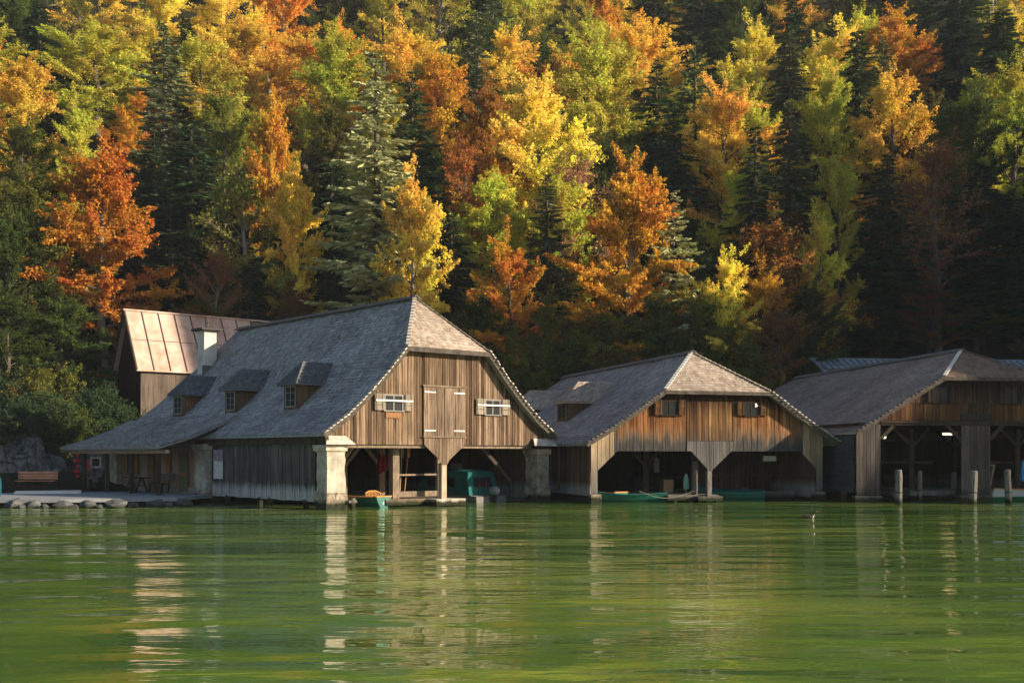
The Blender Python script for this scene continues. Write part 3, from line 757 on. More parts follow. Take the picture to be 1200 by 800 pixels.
for v0, v1, nm in ((12.6, 13.6, 'door'), (16.6, 17.4, 'door')):
    dm = MB(); dm.b2((-.05, v0, .36), (.0, v0+.09, 2.35)); dm.b2((-.05, v1-.09, .36), (.0, v1, 2.35)); dm.b2((-.05, v0+.09, 2.26), (.0, v1-.09, 2.35)); dm.b2((-.045, v0+.09, 1.2), (.0, v1-.09, 1.32))
    d_ = dm.build('door', M['rust'], h1.root)
    gp = MB(); gp.b2((-.03, v0+.09, .4), (-.005, v1-.09, 2.26)); gp.build('door_panel', plain('olive door panel', (.10,.12,.06), .6), d_)
for v0 in (14.6, 18.6, 20.0):
    wm = MB(); wm.b2((-.06, v0, 1.2), (.0, v0+.45, 2.2)); wm.build('shutter', M['rust'], h1.root)

# ================================================================== BOATHOUSE TWO
h2 = House('boathouse', 'middle brown boathouse with scorched boards and wide angled boat openings', (3.57, 51.1), 17, 6.2,
           [(0,7.2),(2.72,5.18),(4.0,4.3),(5.3,3.47),(6.55,2.75)], 2.43, 20.9, 23.0, .42, .25)
h2.roof(M['roof2'], M['hip1'], seed=22, trim=M['white_trim'], verge=(M['trim_grey'], None), fasc=.15)
def in2(u):  # bottom line of the boarding with the two angled openings
    if u < .32: return .15
    if u < 1.29: return 1.5+(u-.32)/(.97)*.88
    if u < 4.97: return 2.38
    if u < 5.86: return 2.38-(u-4.97)/.89*.9
    if u < 6.02: return 1.48
    if u < 7.05: return 1.48+(u-6.02)/1.03*.9
    if u < 10.74: return 2.38
    if u < 11.60: return 2.38-(u-10.74)/.86*.85
    return .15
B2 = [.32,1.29,4.97,5.86,6.02,7.05,10.74,11.6]+[h2.c+s_*d for s_ in (-1, 1) for d, _ in h2.prof]
T2 = lambda u: h2.ztop(u)-.1
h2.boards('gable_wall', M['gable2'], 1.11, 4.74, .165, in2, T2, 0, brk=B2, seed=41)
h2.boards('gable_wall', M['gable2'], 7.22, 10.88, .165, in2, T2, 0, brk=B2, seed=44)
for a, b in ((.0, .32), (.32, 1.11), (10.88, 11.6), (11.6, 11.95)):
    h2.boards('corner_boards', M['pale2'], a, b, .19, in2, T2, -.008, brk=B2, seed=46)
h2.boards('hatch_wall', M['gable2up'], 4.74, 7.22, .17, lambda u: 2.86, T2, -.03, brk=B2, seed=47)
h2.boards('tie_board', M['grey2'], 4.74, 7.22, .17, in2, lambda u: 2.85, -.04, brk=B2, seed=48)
# sharp jamb edges for the corner posts
cpz = MB(); cpz.b2((.0, -.02, -.3), (.5, .3, .42)); cpz.build('footing', M['masonry'], h2.root)
cpz = MB(); cpz.b2((11.5, -.02, -.3), (12.1, .3, .42)); cpz.build('footing', M['masonry'], h2.root)
hs = MB()
window(h2, 3.45, 4.25, 4.06, 4.74, -.02, (3.05, 3.43), (4.27, 4.66), bar=False, shmat=M['gable2up'], planks=4, fmat=M['win_dark'])
window(h2, 7.66, 8.47, 4.08, 4.70, -.02, (7.27, 7.64), (8.49, 8.96), bar=False, shmat=M['gable2up'], planks=4, fmat=M['win_dark'])
wl = MB(); wl.b2((8.24, -.12, 4.46), (8.33, -.05, 4.64)); wl.b2((8.33, -.1, 4.5), (8.4, -.05, 4.55)); wl.build('wall_lamp', M['white'], h2.root)
for u_, v_, m_ in ((5.92, -.02, 'grey_timber'), (5.45, .5, 'grey_timber')):
    p_ = MB(); p_.b2((u_-.11, v_, .15), (u_+.11, v_+.2, 1.9)); p_.build('front_post', M[m_], h2.root)
pl = MB(); pl.b2((3.9, .2, .1), (6.5, 6, .34)); pl.b2((5.2, -.3, .08), (6.45, .18, .28)); pl.build('inner_jetty', M['grey_timber'], h2.root)
for x in (4.2, 5.0, 5.7, 6.3): pc = MB(); pc.tube([(x, .15, -.6), (x, .15, .12)], .1); pc.build('jetty_pile', M['grey_timber'], h2.root)
for u_, v_ in ((4.05, 3.2), (2.4, 6), (9.0, 6), (2.0, 12)):
    p_ = MB(); p_.b2((u_-.14, v_-.14, -.4), (u_+.14, v_+.14, 2.5))
    for sg in (-1, 1): p_.beam((u_+sg*.1, v_, 1.75), (u_+sg*.75, v_, 2.42), .13, .15)
    p_.build('inner_post', M['beam_dark'], h2.root)
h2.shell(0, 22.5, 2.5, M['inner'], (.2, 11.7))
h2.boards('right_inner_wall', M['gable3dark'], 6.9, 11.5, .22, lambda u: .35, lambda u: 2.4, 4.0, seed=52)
rl = MB(); rl.b2((6.9, 3.9, 1.1), (11.5, 3.98, 1.2)); rl.build('wall_rail', M['beam_dark'], h2.root)
h2.boards('side_wall', M['side2'], .2, 22.5, .2, lambda v: .35, lambda v: 2.72, .02, axis='v', seed=53)
pp_ = MB(); pp_.b2((-.07, 4.2, .5), (-.0, 4.34, 2.75)); pp_.build('downpipe', M['rust'], h2.root)
sg_ = MB(); sg_.b2((.05, .4, -.2), (.15, 22, .4)); sg_.build('sill_beam', M['beam_dark'], h2.root)
for vc in (8.65, 17.0):
    dormer(h2, 1.7, vc, 1.6, 4.0, 5.0, 6.1, 4.75, 2.6, M['hip1'], M['dormer_wall'])

# ================================================================== BOATHOUSE THREE
h3 = House('boathouse', 'right hand boathouse with brown shingle roof and lamplit open bays', (16.0, 52.6), 9, 7.0,
           [(0,7.42),(2.8,5.87),(4.2,5.05),(5.6,4.22),(7.15,3.3)], 2.9, 23.2, 24.5, .42, .25)
h3.roof(M['roof3'], M['hip3'], seed=33, trim=M['white_trim'], verge=(M['trim_grey'], M['trim_grey']), fasc=.15)
B3 = [h3.c+s_*d for s_ in (-1, 1) for d, _ in h3.prof]
T3 = lambda u: h3.ztop(u)-.1
h3.boards('gable_wall', M['gable3'], .3, 5.25, .2, lambda u: 3.82, lambda u: min(T3(u), 4.62), 0, brk=B3, seed=61)
h3.boards('gable_wall', M['gable3'], 6.85, 14.0, .2, lambda u: 3.82, lambda u: min(T3(u), 4.62), 0, brk=B3, seed=62)
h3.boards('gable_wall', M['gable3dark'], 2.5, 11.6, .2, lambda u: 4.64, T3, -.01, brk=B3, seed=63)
h3.boards('gable_wall', M['gable3dark'], 5.25, 6.85, .2, lambda u: 3.82, lambda u: 4.63, .01, seed=64)
for x in (5.3, 6.25): hq = MB(); hq.b2((x, -.04, 3.84), (x+.57, -.01, 4.14)); hq.build('hatch', M['black'], h3.root)
window(h3, 3.81, 4.64, 4.68, 5.44, -.02, (3.5, 3.79), (4.66, 4.95), bar=False, shmat=M['gable3dark'], fmat=M['win_dark'])
window(h3, 7.47, 8.24, 4.66, 5.42, -.02, (7.15, 7.45), (8.26, 8.56), bar=False, shmat=M['gable3dark'], fmat=M['win_dark'])
bm3 = MB(); bm3.b2((1.2, -.02, 3.6), (14.0, .2, 3.81)); bm3.b2((1.2, -.09, 3.70), (14.0, -.025, 3.78)); bm3.build('lintel', M['beam_dark'], h3.root)
for a, b in ((.02, 1.22), (5.29, 6.78), (12.7, 13.9)):
    h3.boards('pier', M['pier3'], a, b, .2, lambda u: .3, lambda u: min(3.59 if a > 1 else 4.2, T3(u)), -.005, brk=B3, seed=66)
    ft = MB(); ft.b2((a-.08, -.08, -.4), (b+.08, .3, .3)); ft.build('footing', M['grey_timber'], h3.root)
for u_, sg in ((1.25, 1), (5.26, -1), (6.8, 1), (12.66, -1)): br = MB(); br.beam((u_, .1, 2.95), (u_+sg*.65, .1, 3.58), .14, .16); br.build('brace', M['beam_dark'], h3.root)
for u_, v_ in ((3.75, 1.8), (4.0, 7), (9.6, 2.2), (9.6, 8)):
    p_ = MB(); p_.tube([(u_, v_, -.4), (u_, v_, .6), (u_, v_, 3.5)], [.2, .15, .14])
    for sg in (-1, 1): p_.beam((u_+sg*.05, v_, 2.65), (u_+sg*.95, v_, 3.5), .13, .15)
    p_.build('inner_post', M['beam_dark'], h3.root)
for x0, x1 in ((1.25, 5.3), (6.8, 13)): ir = MB(); ir.b2((x0, 2.6, 1.78), (x1, 2.72, 1.9)); ir.build('inner_rail', M['beam_dark'], h3.root)
jt = MB(); jt.b2((3.2, .9, .25), (5.28, 9, .5)); jt.b2((2.6, 1.5, .1), (3.19, 9, .42)); jt.build('inner_jetty', M['grey_timber'], h3.root)
h3.boards('side_wall', M['lap3'], 0, 1, .2, lambda v: 0, lambda v: 1, .0) if False else None
lp = MB(); z = .45; rq = random.Random(4)
while z < 3.25:
    lp.prism([(.0, .3, z), (.07, .3, z+.2), (.11, .3, z+.2), (.05, .3, z)], (0, 24.0, 0)); z += .19
lp.build('side_wall', M['lap3'], h3.root)
for v_ in (1.5, 4, 7, 10, 14): sp3 = MB(); sp3.b2((-.06, v_-.12, -.4), (.2, v_+.12, .5)); sp3.build('side_footing', M['beam_dark'], h3.root)
h3.shell(0, 24.2, 3.62, M['inner'], (.2, 13.8))

# ================================================================== buildings behind
def shed(name, label, px, py, Y, deg, half, rise, length, zwall, roofm, wallm, gablem, seams):
    p = at(px, Y, py)
    root = thing(name, label, 'shed', (p.x, p.y, 0), R(deg))
    ze = p.z; zr_ = ze+rise
    rm = MB()
    for sg in (-1, 1):
        vv = half+sg*half
        q = [(-.25, vv+sg*.0, ze), (length, vv, ze), (length, half, zr_), (-.25, half, zr_)]
        rm.prism(q, (0, 0, .08))
    ro = rm.build('roof', roofm, root)
    sm = MB(); n = int(length/seams)
    for i in range(n+1):
        x = -.2+i*seams
        sm.beam((x, -.02, ze+.10), (x, half-.02, zr_+.10), .06, .06)
    sm.beam((-.25, half*.5, ze+rise*.5+.10), (length, half*.5, ze+rise*.5+.10), .04, .03)
    sm.build('roof_seams', M['metal_seam'] if roofm is M['metal_roof'] else M['trim_grey'], ro)
    rc = MB(); rc.b2((-.3, half-.1, zr_+.06), (length, half+.1, zr_+.16)); rc.build('ridge_cap', roofm, ro)
    wm = MB(); wm.b2((.15, .3, zwall), (length-.2, .4, ze+.35)); wm.b2((.15, 2*half-.4, zwall), (length-.2, 2*half-.3, ze+.3)); wm.build('wall', wallm, root)
    gm = MB(); x = .0
    gm.prism([(.05, .45, zwall), (.05, 2*half-.45, zwall), (.05, 2*half-.45, ze+.4), (.05, half, zr_-.1), (.05, .45, ze+.4)], (.1, 0, 0))
    gm.build('gable_wall', gablem, root)
    fb = MB()
    for sg in (-1, 1): fb.beam((-.28, half+sg*half, ze), (-.28, half, zr_), .06, .25)
    fb.build('bargeboard', M['beam_dark'], root)
    return root
shed('metal_roofed_shed', 'small shed with pale rusty sheet metal roof behind the chimney', 164.5, 434.5, 74.0, 40.7, 2.15, 4.1, 13.5, 1.5, M['metal_roof'], M['shedwall'], M['gable2up'], 1.15)
shed('blue_roofed_shed', 'low building with blue grey metal roof behind the third boathouse', 968, 437, 81.0, 6, 2.6, 1.15, 26, 1.5, M['blue_metal'], M['grey2'], M['grey2'], .5)

# ================================================================== quay, stones, shore furniture
qz = .34
qa = [h1.w(-.05, 9.9), h1.w(-.05, 22.5), Vector((-24, 68, 0)), Vector((-40, 66, 0)), Vector((-40, 46.4, 0)), Vector((-19.0, 47.6, 0)), Vector((-14.6, 49.2, 0))]
qm = MB(); qm.prism([(p.x, p.y, qz-.14) for p in qa], (0, 0, .14))
qo = qm.build('quay', M['quay']); tag(qo, 'low grey plank quay beside the largest boathouse', None, None, 'structure')
qe = MB(); 
for p, q in zip(qa[4:], qa[5:]): qe.beam((p.x, p.y+.5, .02), (q.x, q.y+.5, .02), .3, .34)
tag(qe.build('quay_edge', M['quay_dark']), 'dark underside beam of the quay', None, None, 'structure')
sw = MB(); a = at(18, 55.5); sw.prism([(at(16, 54.2).x, 54.2, qz+.004), (at(95, 54.9).x, 54.9, qz+.004), (at(95, 58.6).x, 58.6, qz+.004), (at(20, 58.0).x, 58.0, qz+.004)], (0, 0, .06))  # thin strip on the quay, its pale tone standing in for sunlight
tag(sw.build('painted_sun_strip', M['sun_strip']), 'pale strip on the quay with sunlight painted into its colour', None, None, 'structure')

def rock_mesh(name, mat, loc, size, seed, sub=4, rough=.35, label=None, cat='rock', group=None, rz=0):
    import bmesh
    b = bmesh.new(); bmesh.ops.create_icosphere(b, subdivisions=sub, radius=1.0)
    rq_ = random.Random(seed); pl_ = []
    for _ in range(26):
        n = Vector((rq_.gauss(0,1), rq_.gauss(0,1), rq_.gauss(0,1))).normalized(); pl_.append((n, rq_.uniform(.62, 1.0)))
    for v in b.verts:
        p = v.co.normalized()
        d = min([1.15]+[h_/max(.05, n.dot(p)) for n, h_ in pl_ if n.dot(p) > .05])
        q = Vector((p.x*size[0], p.y*size[1], p.z*size[2]))*d
        d *= 1+rough*(.32*noise.noise(q*.55+Vector((seed, 0, 0)))+.18*noise.noise(q*1.5)+.09*abs(noise.noise(q*3.5))-.10*max(0, .25-abs(noise.noise(q*.9+Vector((0, seed, 0)))))*4)
        v.co = Vector((p.x*size[0]*d, p.y*size[1]*d, p.z*size[2]*d))
    me = bpy.data.meshes.new(name); b.to_mesh(me); b.free(); me.materials.append(mat)
    o = bpy.data.objects.new(name, me); COL.objects.link(o); o.location = loc; o.rotation_euler = (0, 0, rz)
    return tag(o, label, cat, group)
stones = [(13, 15, 'leftmost pair'), (36, 9, ''), (70, 15, ''), (100, 12, ''), (135, 17, ''), (182, 17, ''), (214, 13, '')]
SL = ['grey stone at the far left end of the quay foot', 'smallest rounded grey stone below the quay under the bench', 'broad flat grey stone below the quay, third along from the left',
      'rounded grey stone in the water under the porch corner post', 'long low grey stone in the water in front of the porch table',
      'broad pale stone slab at the waterline under the porch door', 'last grey stone of the row next to the boathouse side wall']
for i, ((px, hw, _), lb) in enumerate(zip(stones, SL)):
    Y = 47.2 if px < 140 else 48.0+(px-140)*.012
    p = at(px, Y); s_ = hw*Y/F
    rock_mesh('shore_stone', M['stone'], (p.x, p.y+.25, .04), (s_, .5, .34), i+2, 4, .3, lb, 'stone', 'grey stones along the foot of the quay', i*.4)
for i, (px, hw, lb) in enumerate([(25, 5, 'small dark stone wedged right of the leftmost quay stones'), (52, 5, 'small dark stone just left of the broad flat quay stone'), (87, 6, 'small angular stone right of the broad flat quay stone'),
        (116, 6, 'small dark stone between the porch corner stone and the long low stone'), (158, 7, 'small wet stone right of the long low stone before the porch'), (200, 6, 'small wet stone between the two slabs under the porch door')]):
    Y = 47.0 if px < 140 else 47.8+(px-140)*.012
    p = at(px, Y); rock_mesh('shore_stone', M['stone'], (p.x, p.y, .0), (hw*Y/F*1.2, .28, .2), i+40, 3, .5, lb, 'stone', 'grey stones along the foot of the quay', i*1.1)
stones2 = MB()
# cliff
rock_mesh('rock_outcrop', M['cliff'], (at(28, 66).x, 66, 1.0), (1.7, 1.8, 3.3), 5, 6, .8, 'tallest grey limestone outcrop behind the red brown bench', 'rock', 'limestone outcrops left of the porch')
rock_mesh('rock_outcrop', M['cliff'], (at(-6, 65).x, 65, .7), (1.9, 1.6, 2.4), 9, 6, .8, 'low grey limestone outcrop at the left edge beside the teal barrel', 'rock', 'limestone outcrops left of the porch')
rock_mesh('rock_outcrop', M['cliff'], (at(60, 67).x, 67, .7), (1.2, 1.4, 1.9), 12, 6, .8, 'rounded grey limestone outcrop between the bench and the porch corner', 'rock', 'limestone outcrops left of the porch')
rock_mesh('rock_outcrop', M['cliff'], (at(100, 69).x, 69, .6), (2.2, 1.5, 2.0), 17, 6, .8, 'dark limestone outcrop under the porch eave behind the seated person', 'rock', 'limestone outcrops left of the porch')

# bench at the left
bx = at(43, 60.0)
bn = thing('bench', 'red brown plank bench standing on the quay before the rocks', 'bench', (bx.x, bx.y, qz+.06), R(4))
m_ = MB()
for k in range(3): m_.b2((-1.02, .2+.03*k, .52+k*.145), (1.02, .24+.03*k, .64+k*.145))
m_.build('backrest', M['bench'], bn)
m_ = MB()
for k in range(3): m_.b2((-1.02, -.32+k*.165, .41), (1.02, -.18+k*.165, .455))
m_.build('seat', M['bench'], bn)
for x in (-.8, .8):
    l_ = MB(); l_.b2((x-.04, -.3, 0), (x+.04, -.22, .41)); l_.b2((x-.04, .12, 0), (x+.04, .195, .41)); l_.beam((x, .17, .35), (x, .33, .95), .07, .05); l_.build('leg', M['dark_metal'], bn)
# low kerb wall behind
kw = MB(); kw.beam((at(0, 62).x-4, 62, qz+.2), (at(98, 63).x, 63, qz+.2), .35, .4); 
tag(kw.build('low_wall', M['wall_stone']), 'low stone wall running behind the bench', 'wall')
# barrel at left edge
bp = at(-7, 50)
brl = thing('barrel', 'teal plastic barrel cut by the left picture edge on the quay', 'barrel', (bp.x, bp.y, qz))
m_ = MB(); m_.tube([(0,0,0),(0,0,.12),(0,0,.45),(0,0,.8),(0,0,.9)], [.25,.29,.31,.29,.25], 18); m_.build('drum', M['teal_barrel'], brl, smooth=False)
m_ = MB(); m_.tube([(0,0,.9),(0,0,.94)], [.23,.23], 18); m_.build('lid', M['black'], brl)
# dark table/cover near left
tp = at(3, 57)
tt = thing('garden_table', 'dark low table at the left end of the quay behind the barrel', 'table', (tp.x-.3, tp.y, qz))
m_ = MB(); m_.b2((-.8, -.4, .68), (.8, .4, .73)); m_.build('tabletop', M['beam_dark'], tt)
for x, y in ((-.7,-.3),(.7,-.3),(-.7,.3),(.7,.3)):
    m_ = MB(); m_.b2((x-.035, y-.035, 0), (x+.035, y+.035, .68)); m_.build('leg', M['beam_dark'], tt)
# porch table and bench
pt_ = h1.w(-1.15, 16.1); tb_ = thing('porch_table', 'dark wooden table under the porch roof beside the bench', 'table', (pt_.x, pt_.y, qz), h1.th)
m_ = MB(); m_.b2((-.35, -.9, .7), (.35, .9, .75)); m_.build('tabletop', M['beam_dark'], tb_)
for y in (-.65, .65):
    m_ = MB()
    for sg in (-1, 1): m_.beam((sg*.05, y, .7), (sg*.3, y, .0), .07, .07)
    m_.b2((-.2, y-.03, .3), (.2, y+.03, .37)); m_.build('leg', M['beam_dark'], tb_)
pb = h1.w(-.5, 14.9); pbn = thing('porch_bench', 'dark backed bench against the porch wall beside the table', 'bench', (pb.x, pb.y, qz), h1.th)
m_ = MB(); m_.b2((-.2, -.9, .42), (.22, .9, .47)); m_.build('seat', M['beam_dark'], pbn)
m_ = MB(); m_.b2((.24, -.9, .6), (.28, .9, .75)); m_.b2((.26, -.9, .8), (.3, .9, .95)); m_.build('backrest', M['grey_timber'], pbn)
for y in (-.75, .75):
    m_ = MB(); m_.b2((-.18, y-.04, 0), (-.1, y+.04, .42)); m_.beam((.14, y, 0), (.3, y, .95), .07, .06); m_.build('leg', M['beam_dark'], pbn)
# poster
ps = h1.w(.0, 9.35, 0); pst = thing('poster', 'poster board with a picture above a pale sheet on dark wall', 'poster', (ps.x, ps.y, 0), h1.th)
m_ = MB(); m_.b2((-.035, -.48, 1.95), (-.005, .48, 2.45)); m_.build('picture_panel', M['poster_top'], pst)
m_ = MB(); m_.b2((-.03, -.46, 1.1), (-.005, .46, 1.93)); m_.build('notice_sheet', M['poster_low'], pst)
# red pennants, pink flag, square sign
rp = h1.w(-2.45, 20.9); rd = thing('pennant_string', 'string of red pennants hanging from the porch corner', 'pennants', (rp.x, rp.y, 0), h1.th)
m_ = MB(); m_.tube([(0,0,.95),(0,0,2.44)], .012, 5); m_.build('cord', M['black'], rd)
m_ = MB(); k = 0
for zz in (2.3, 2.02, 1.74, 1.46, 1.2):
    sg = 1 if k % 2 else -1; k += 1
    m_.prism([(0, 0, zz), (0, 0, zz-.24), (-.12*sg, .22*sg, zz-.1)], (.012, .012, 0)); m_.prism([(0, 0, zz), (0, 0, zz-.22), (.2, -.12*sg, zz-.12)], (.01, .012, 0))
m_.build('flags', M['red'], rd)
fp = at(101, 60.3); fg = thing('flag', 'pink flag standing beside the seated person on the porch', 'flag', (fp.x, fp.y, qz))
m_ = MB(); m_.tube([(-.2,0,0),(-.2,0,1.75)], .02, 6); m_.build('pole', M['dark_metal'], fg)
m_ = MB(); m_.loft([[(-.18+.1*i, .03*math.sin(i*1.7+zz*2), zz) for i in range(5)] for zz in (.65,.9,1.15,1.4,1.65)], close=False); m_.build('cloth', M['pink'], fg)
spn = at(112, 61.5); sq = thing('hanging_sign', 'small square white framed sign hanging under the porch roof', 'sign', (spn.x, spn.y, 0))
m_ = MB(); 
for a, b in (((-.3,0,1.5),(.3,.03,1.6)),((-.3,0,2.0),(.3,.03,2.1)),((-.3,0,1.6),(-.2,.03,2.0)),((.2,0,1.6),(.3,.03,2.0))): m_.b2(a, b)
m_.build('frame', M['white'], sq)
m_ = MB(); m_.b2((-.2,.005,1.6),(.2,.02,2.0)); m_.build('panel', M['dark_metal'], sq)
m_ = MB()
for x in (-.25, .25): m_.tube([(x,.015,2.1),(x,.015,2.6)], .012, 5)
m_.build('chain', M['dark_metal'], sq)

# ------------------------------------------------------------------ person (seated)
def skin_body(name, verts, edges, radii, mat, parent, sub=2):
    me = bpy.data.meshes.new(name); me.from_pydata(verts, edges, [])
    o = bpy.data.objects.new(name, me); COL.objects.link(o)
    md = o.modifiers.new('skin', 'SKIN'); ly = me.skin_vertices[0].data if me.skin_vertices else None
    if ly is None:
        bpy.context.view_layer.objects.active = o
        me.attributes.new if False else None
    for i, r_ in enumerate(radii): me.skin_vertices[0].data[i].radius = (r_, r_)
    me.skin_vertices[0].data[0].use_root = True
    md.use_smooth_shade = True
    ss = o.modifiers.new('sub', 'SUBSURF'); ss.levels = sub; ss.render_levels = sub
    me.materials.append(mat)
    if parent is not None: o.parent = parent
    return o
def ellipsoid(name, c, d, mat, parent, rx=0, cut=None):
    import bmesh
    b = bmesh.new(); bmesh.ops.create_uvsphere(b, u_segments=20, v_segments=14, radius=1)
    if cut is not None: bmesh.ops.delete(b, geom=[v for v in b.verts if cut(v.co)], context='VERTS')
    for v in b.verts: v.co = Vector((v.co.x*d[0], v.co.y*d[1], v.co.z*d[2]))+Vector(c)
    me = bpy.data.meshes.new(name); b.to_mesh(me); b.free(); me.materials.append(mat)
    me.polygons.foreach_set('use_smooth', [True]*len(me.polygons))
    o = bpy.data.objects.new(name, me); COL.objects.link(o); o.parent = parent; return o
pe = at(108, 59.6)
per = thing('person', 'seated person in dark jacket and trousers with white shoes under the porch', 'person', (pe.x, pe.y, qz), R(12))
# faces -y ; seat height .45
V = [(0,.05,.52),(0,.07,.75),(0,.04,.98),(0,.01,1.06),(0,-.02,1.15),(0,-.03,1.24),
     (-.17,.04,.98),(-.24,-.06,.76),(-.14,-.26,.66),(-.10,-.33,.66),(.17,.04,.98),(.25,-.05,.76),(.16,-.26,.66),(.12,-.33,.66),
     (-.11,-.0,.52),(-.13,-.42,.54),(-.14,-.40,.10),(-.14,-.5,.04),(.11,0,.52),(.14,-.42,.54),(.15,-.38,.10),(.16,-.48,.04)]
Ed = [(0,1),(1,2),(2,3),(3,4),(4,5),(2,6),(6,7),(7,8),(8,9),(2,10),(10,11),(11,12),(12,13),(0,14),(14,15),(15,16),(16,17),(0,18),(18,19),(19,20),(20,21)]
Rd = [.13,.14,.13,.06,.085,.075,.065,.05,.04,.035,.065,.05,.04,.035,.09,.07,.05,.04,.09,.07,.05,.04]
try:
    body = skin_body('body', V, Ed, Rd, M['cloth_dark'], per)
except Exception:
    body = None
ellipsoid('face', (0,-.035,1.235), (.074,.092,.112), M['skin'], per)
ellipsoid('hair', (0,-.015,1.265), (.083,.098,.105), M['hair'], per, cut=lambda c: c.y < -.55 and c.z < .35 or c.z < -.5)
for x in (-.14, .16): ellipsoid('shoe', (x,-.49,.045), (.05,.13,.05), M['white'], per)
for x in (-.10, .12): ellipsoid('hand', (x,-.35,.655), (.04,.055,.03), M['skin'], per)
# chair under the person
chp = thing('porch_chair', 'dark wooden chair carrying the seated person', 'chair', (pe.x, pe.y+.05, qz), R(12))
m_ = MB(); m_.b2((-.23,-.22,.385),(.23,.24,.42)); m_.build('seat', M['beam_dark'], chp)
m_ = MB(); m_.b2((-.23,.25,.5),(.23,.28,.95)); m_.build('backrest', M['beam_dark'], chp)
for x, y, t_ in ((-.2,-.19,.385),(.2,-.19,.385),(-.2,.265,.95),(.2,.265,.95)):
    m_ = MB(); m_.b2((x-.02,y-.018,0),(x+.02,y+.018,t_ if t_ < .5 else .385)); m_.build('leg', M['beam_dark'], chp)
# stroller beside the person
stp = at(116.5, 59.2)
stt = thing('stroller', 'small dark pushchair parked beside the seated person', 'stroller', (stp.x, stp.y, qz), R(-20))
m_ = MB(); m_.loft([[(-.2,-.3,.45),(.2,-.3,.45),(.2,.25,.45),(-.2,.25,.45)],[(-.24,-.36,.72),(.24,-.36,.72),(.24,.3,.72),(-.24,.3,.72)]]); m_.f.append((0,1,2,3)); m_.m.append(0); m_.build('carrycot', M['cloth_dark'], stt)
m_ = MB()
for i in range(6):
    a0 = math.pi*.5*i/6; a1 = math.pi*.5*(i+1)/6
    m_.prism([(-.23, .28-.36*math.sin(a0), .72+.36*math.cos(a0)), (.23, .28-.36*math.sin(a0), .72+.36*math.cos(a0)), (.23, .28-.36*math.sin(a1), .72+.36*math.cos(a1)), (-.23, .28-.36*math.sin(a1), .72+.36*math.cos(a1))], (0,.01,.012))
m_.build('hood', M['cloth_dark'], stt)
m_ = MB()
for x in (-.2,.2): m_.tube([(x,-.3,.12),(x,.2,.55),(x,.45,1.0)], .015, 6); m_.tube([(x,.3,.12),(x,-.1,.5)], .015, 6)
m_.tube([(-.2,.45,1.0),(.2,.45,1.0)], .018, 6); m_.build('frame', M['dark_metal'], stt)
for x, y in ((-.23,-.3),(.23,-.3),(-.23,.3),(.23,.3)):
    m_ = MB(); m_.tube([(x-.02,y,.12),(x+.02,y,.12)], .12, 14); m_.build('wheel', M['black'], stt)

# ------------------------------------------------------------------ boats
def rowboat(name, label, loc, rz, L, B, mat, group, seats=2, wood=True, cover=None, H=.46, number=None):
    """stern at origin, bow along +y"""
    root = thing(name, label, 'rowing boat', loc, rz, group)
    N = 12
    def sec(t, inset=0.0):
        b = B/2*(.72+.28*math.sin(min(1, t/.45)*math.pi/2)) if t < .45 else B/2*max(.03, math.cos((t-.45)/.55*math.pi/2)**.7)
        b = max(.02, b-inset); k = -.12+.18*max(0, t-.55)**1.5*3+inset*.7; s_ = H-.1+.22*(2*t-.8)**2*.6+.18*max(0, t-.7)
        y = t*L*(1 if t < .99 else 1.0)
        P = []
        for a in (-1, -.93, -.78, -.4, 0, .4, .78, .93, 1):
            z = k+(s_-k)*abs(a)**2.4; P.append((b*a if abs(a) < 1 else b*a*1.02, y+.12*max(0, t-.8)*abs(a), z))
        return P
    hm = MB()
    hm.loft([sec(i/N) for i in range(N+1)], close=False)
    st = len(hm.v); s0 = sec(0); hm.v += s0; hm.f.append(tuple(range(st, st+len(s0)))); hm.m.append(0)
    hull = hm.build('hull', mat, root, fixn=False)
    im = MB(); im.loft([sec(.02+i/N*.96, .035) for i in range(N+1)], close=False)
    st = len(im.v); s0 = sec(.02, .035); im.v += s0; im.f.append(tuple(range(st, st+len(s0)))); im.m.append(0)
    im.build('inner_hull', M['teal_in'], root, fixn=False)
    gm = MB()
    for sg in (0, -1):
        pts = [Vector(sec(i/N)[sg])+Vector((0,0,.012)) for i in range(N+1)]
        for a, b in zip(pts, pts[1:]): gm.beam(a, b, .06, .035)
    a, b = Vector(sec(0)[0]), Vector(sec(0)[-1]); gm.beam(a+Vector((0,.0,.012)), b+Vector((0,.0,.012)), .05, .05)
    gm.build('gunwale', M['seatwood'] if wood else mat, root)
    for i in range(seats):
        t = .16+.3*i; s_ = sec(t, .03); z = s_[0][2]-.12; b = s_[1][0]
        sm = MB(); sm.b2((-abs(b)*.94, t*L-.14, z), (abs(b)*.94, t*L+.14, z+.035)); sm.build('seat', M['seatwood'], root)
    if cover:
        cm = MB(); rg = []
        for i in range(N+1):
            t = .03+.94*i/N; s_ = sec(t); b = s_[-1][0]*1.03; zt = s_[-1][2]
            rg.append([(b*a, t*L, zt+.02+.16*(1-a*a)*(1-.5*abs(t-.5))+.02*noise.noise((a*3, t*9, 1))) for a in (-1,-.7,-.35,0,.35,.7,1)])
        cm.loft(rg, close=False); cm.build('cover', cover, root, fixn=False, smooth=True)
    if number:
        cu_ = bpy.data.curves.new('number', 'FONT'); cu_.body = number; cu_.size = .2; cu_.extrude = .003; cu_.align_x = 'CENTER'
        tmp_ = bpy.data.objects.new('tmp', cu_); no = bpy.data.objects.new('number', bpy.data.meshes.new_from_object(tmp_)); bpy.data.objects.remove(tmp_); COL.objects.link(no); no.parent = root; no.location = (-.05, -.012, .1); no.rotation_euler = (R(90), 0, 0)
        no.data.materials.clear(); no.data.materials.append(M['white'])
    return root
def put(h, u, v, z=0): p = h.w(u, v); return (p.x, p.y, z)
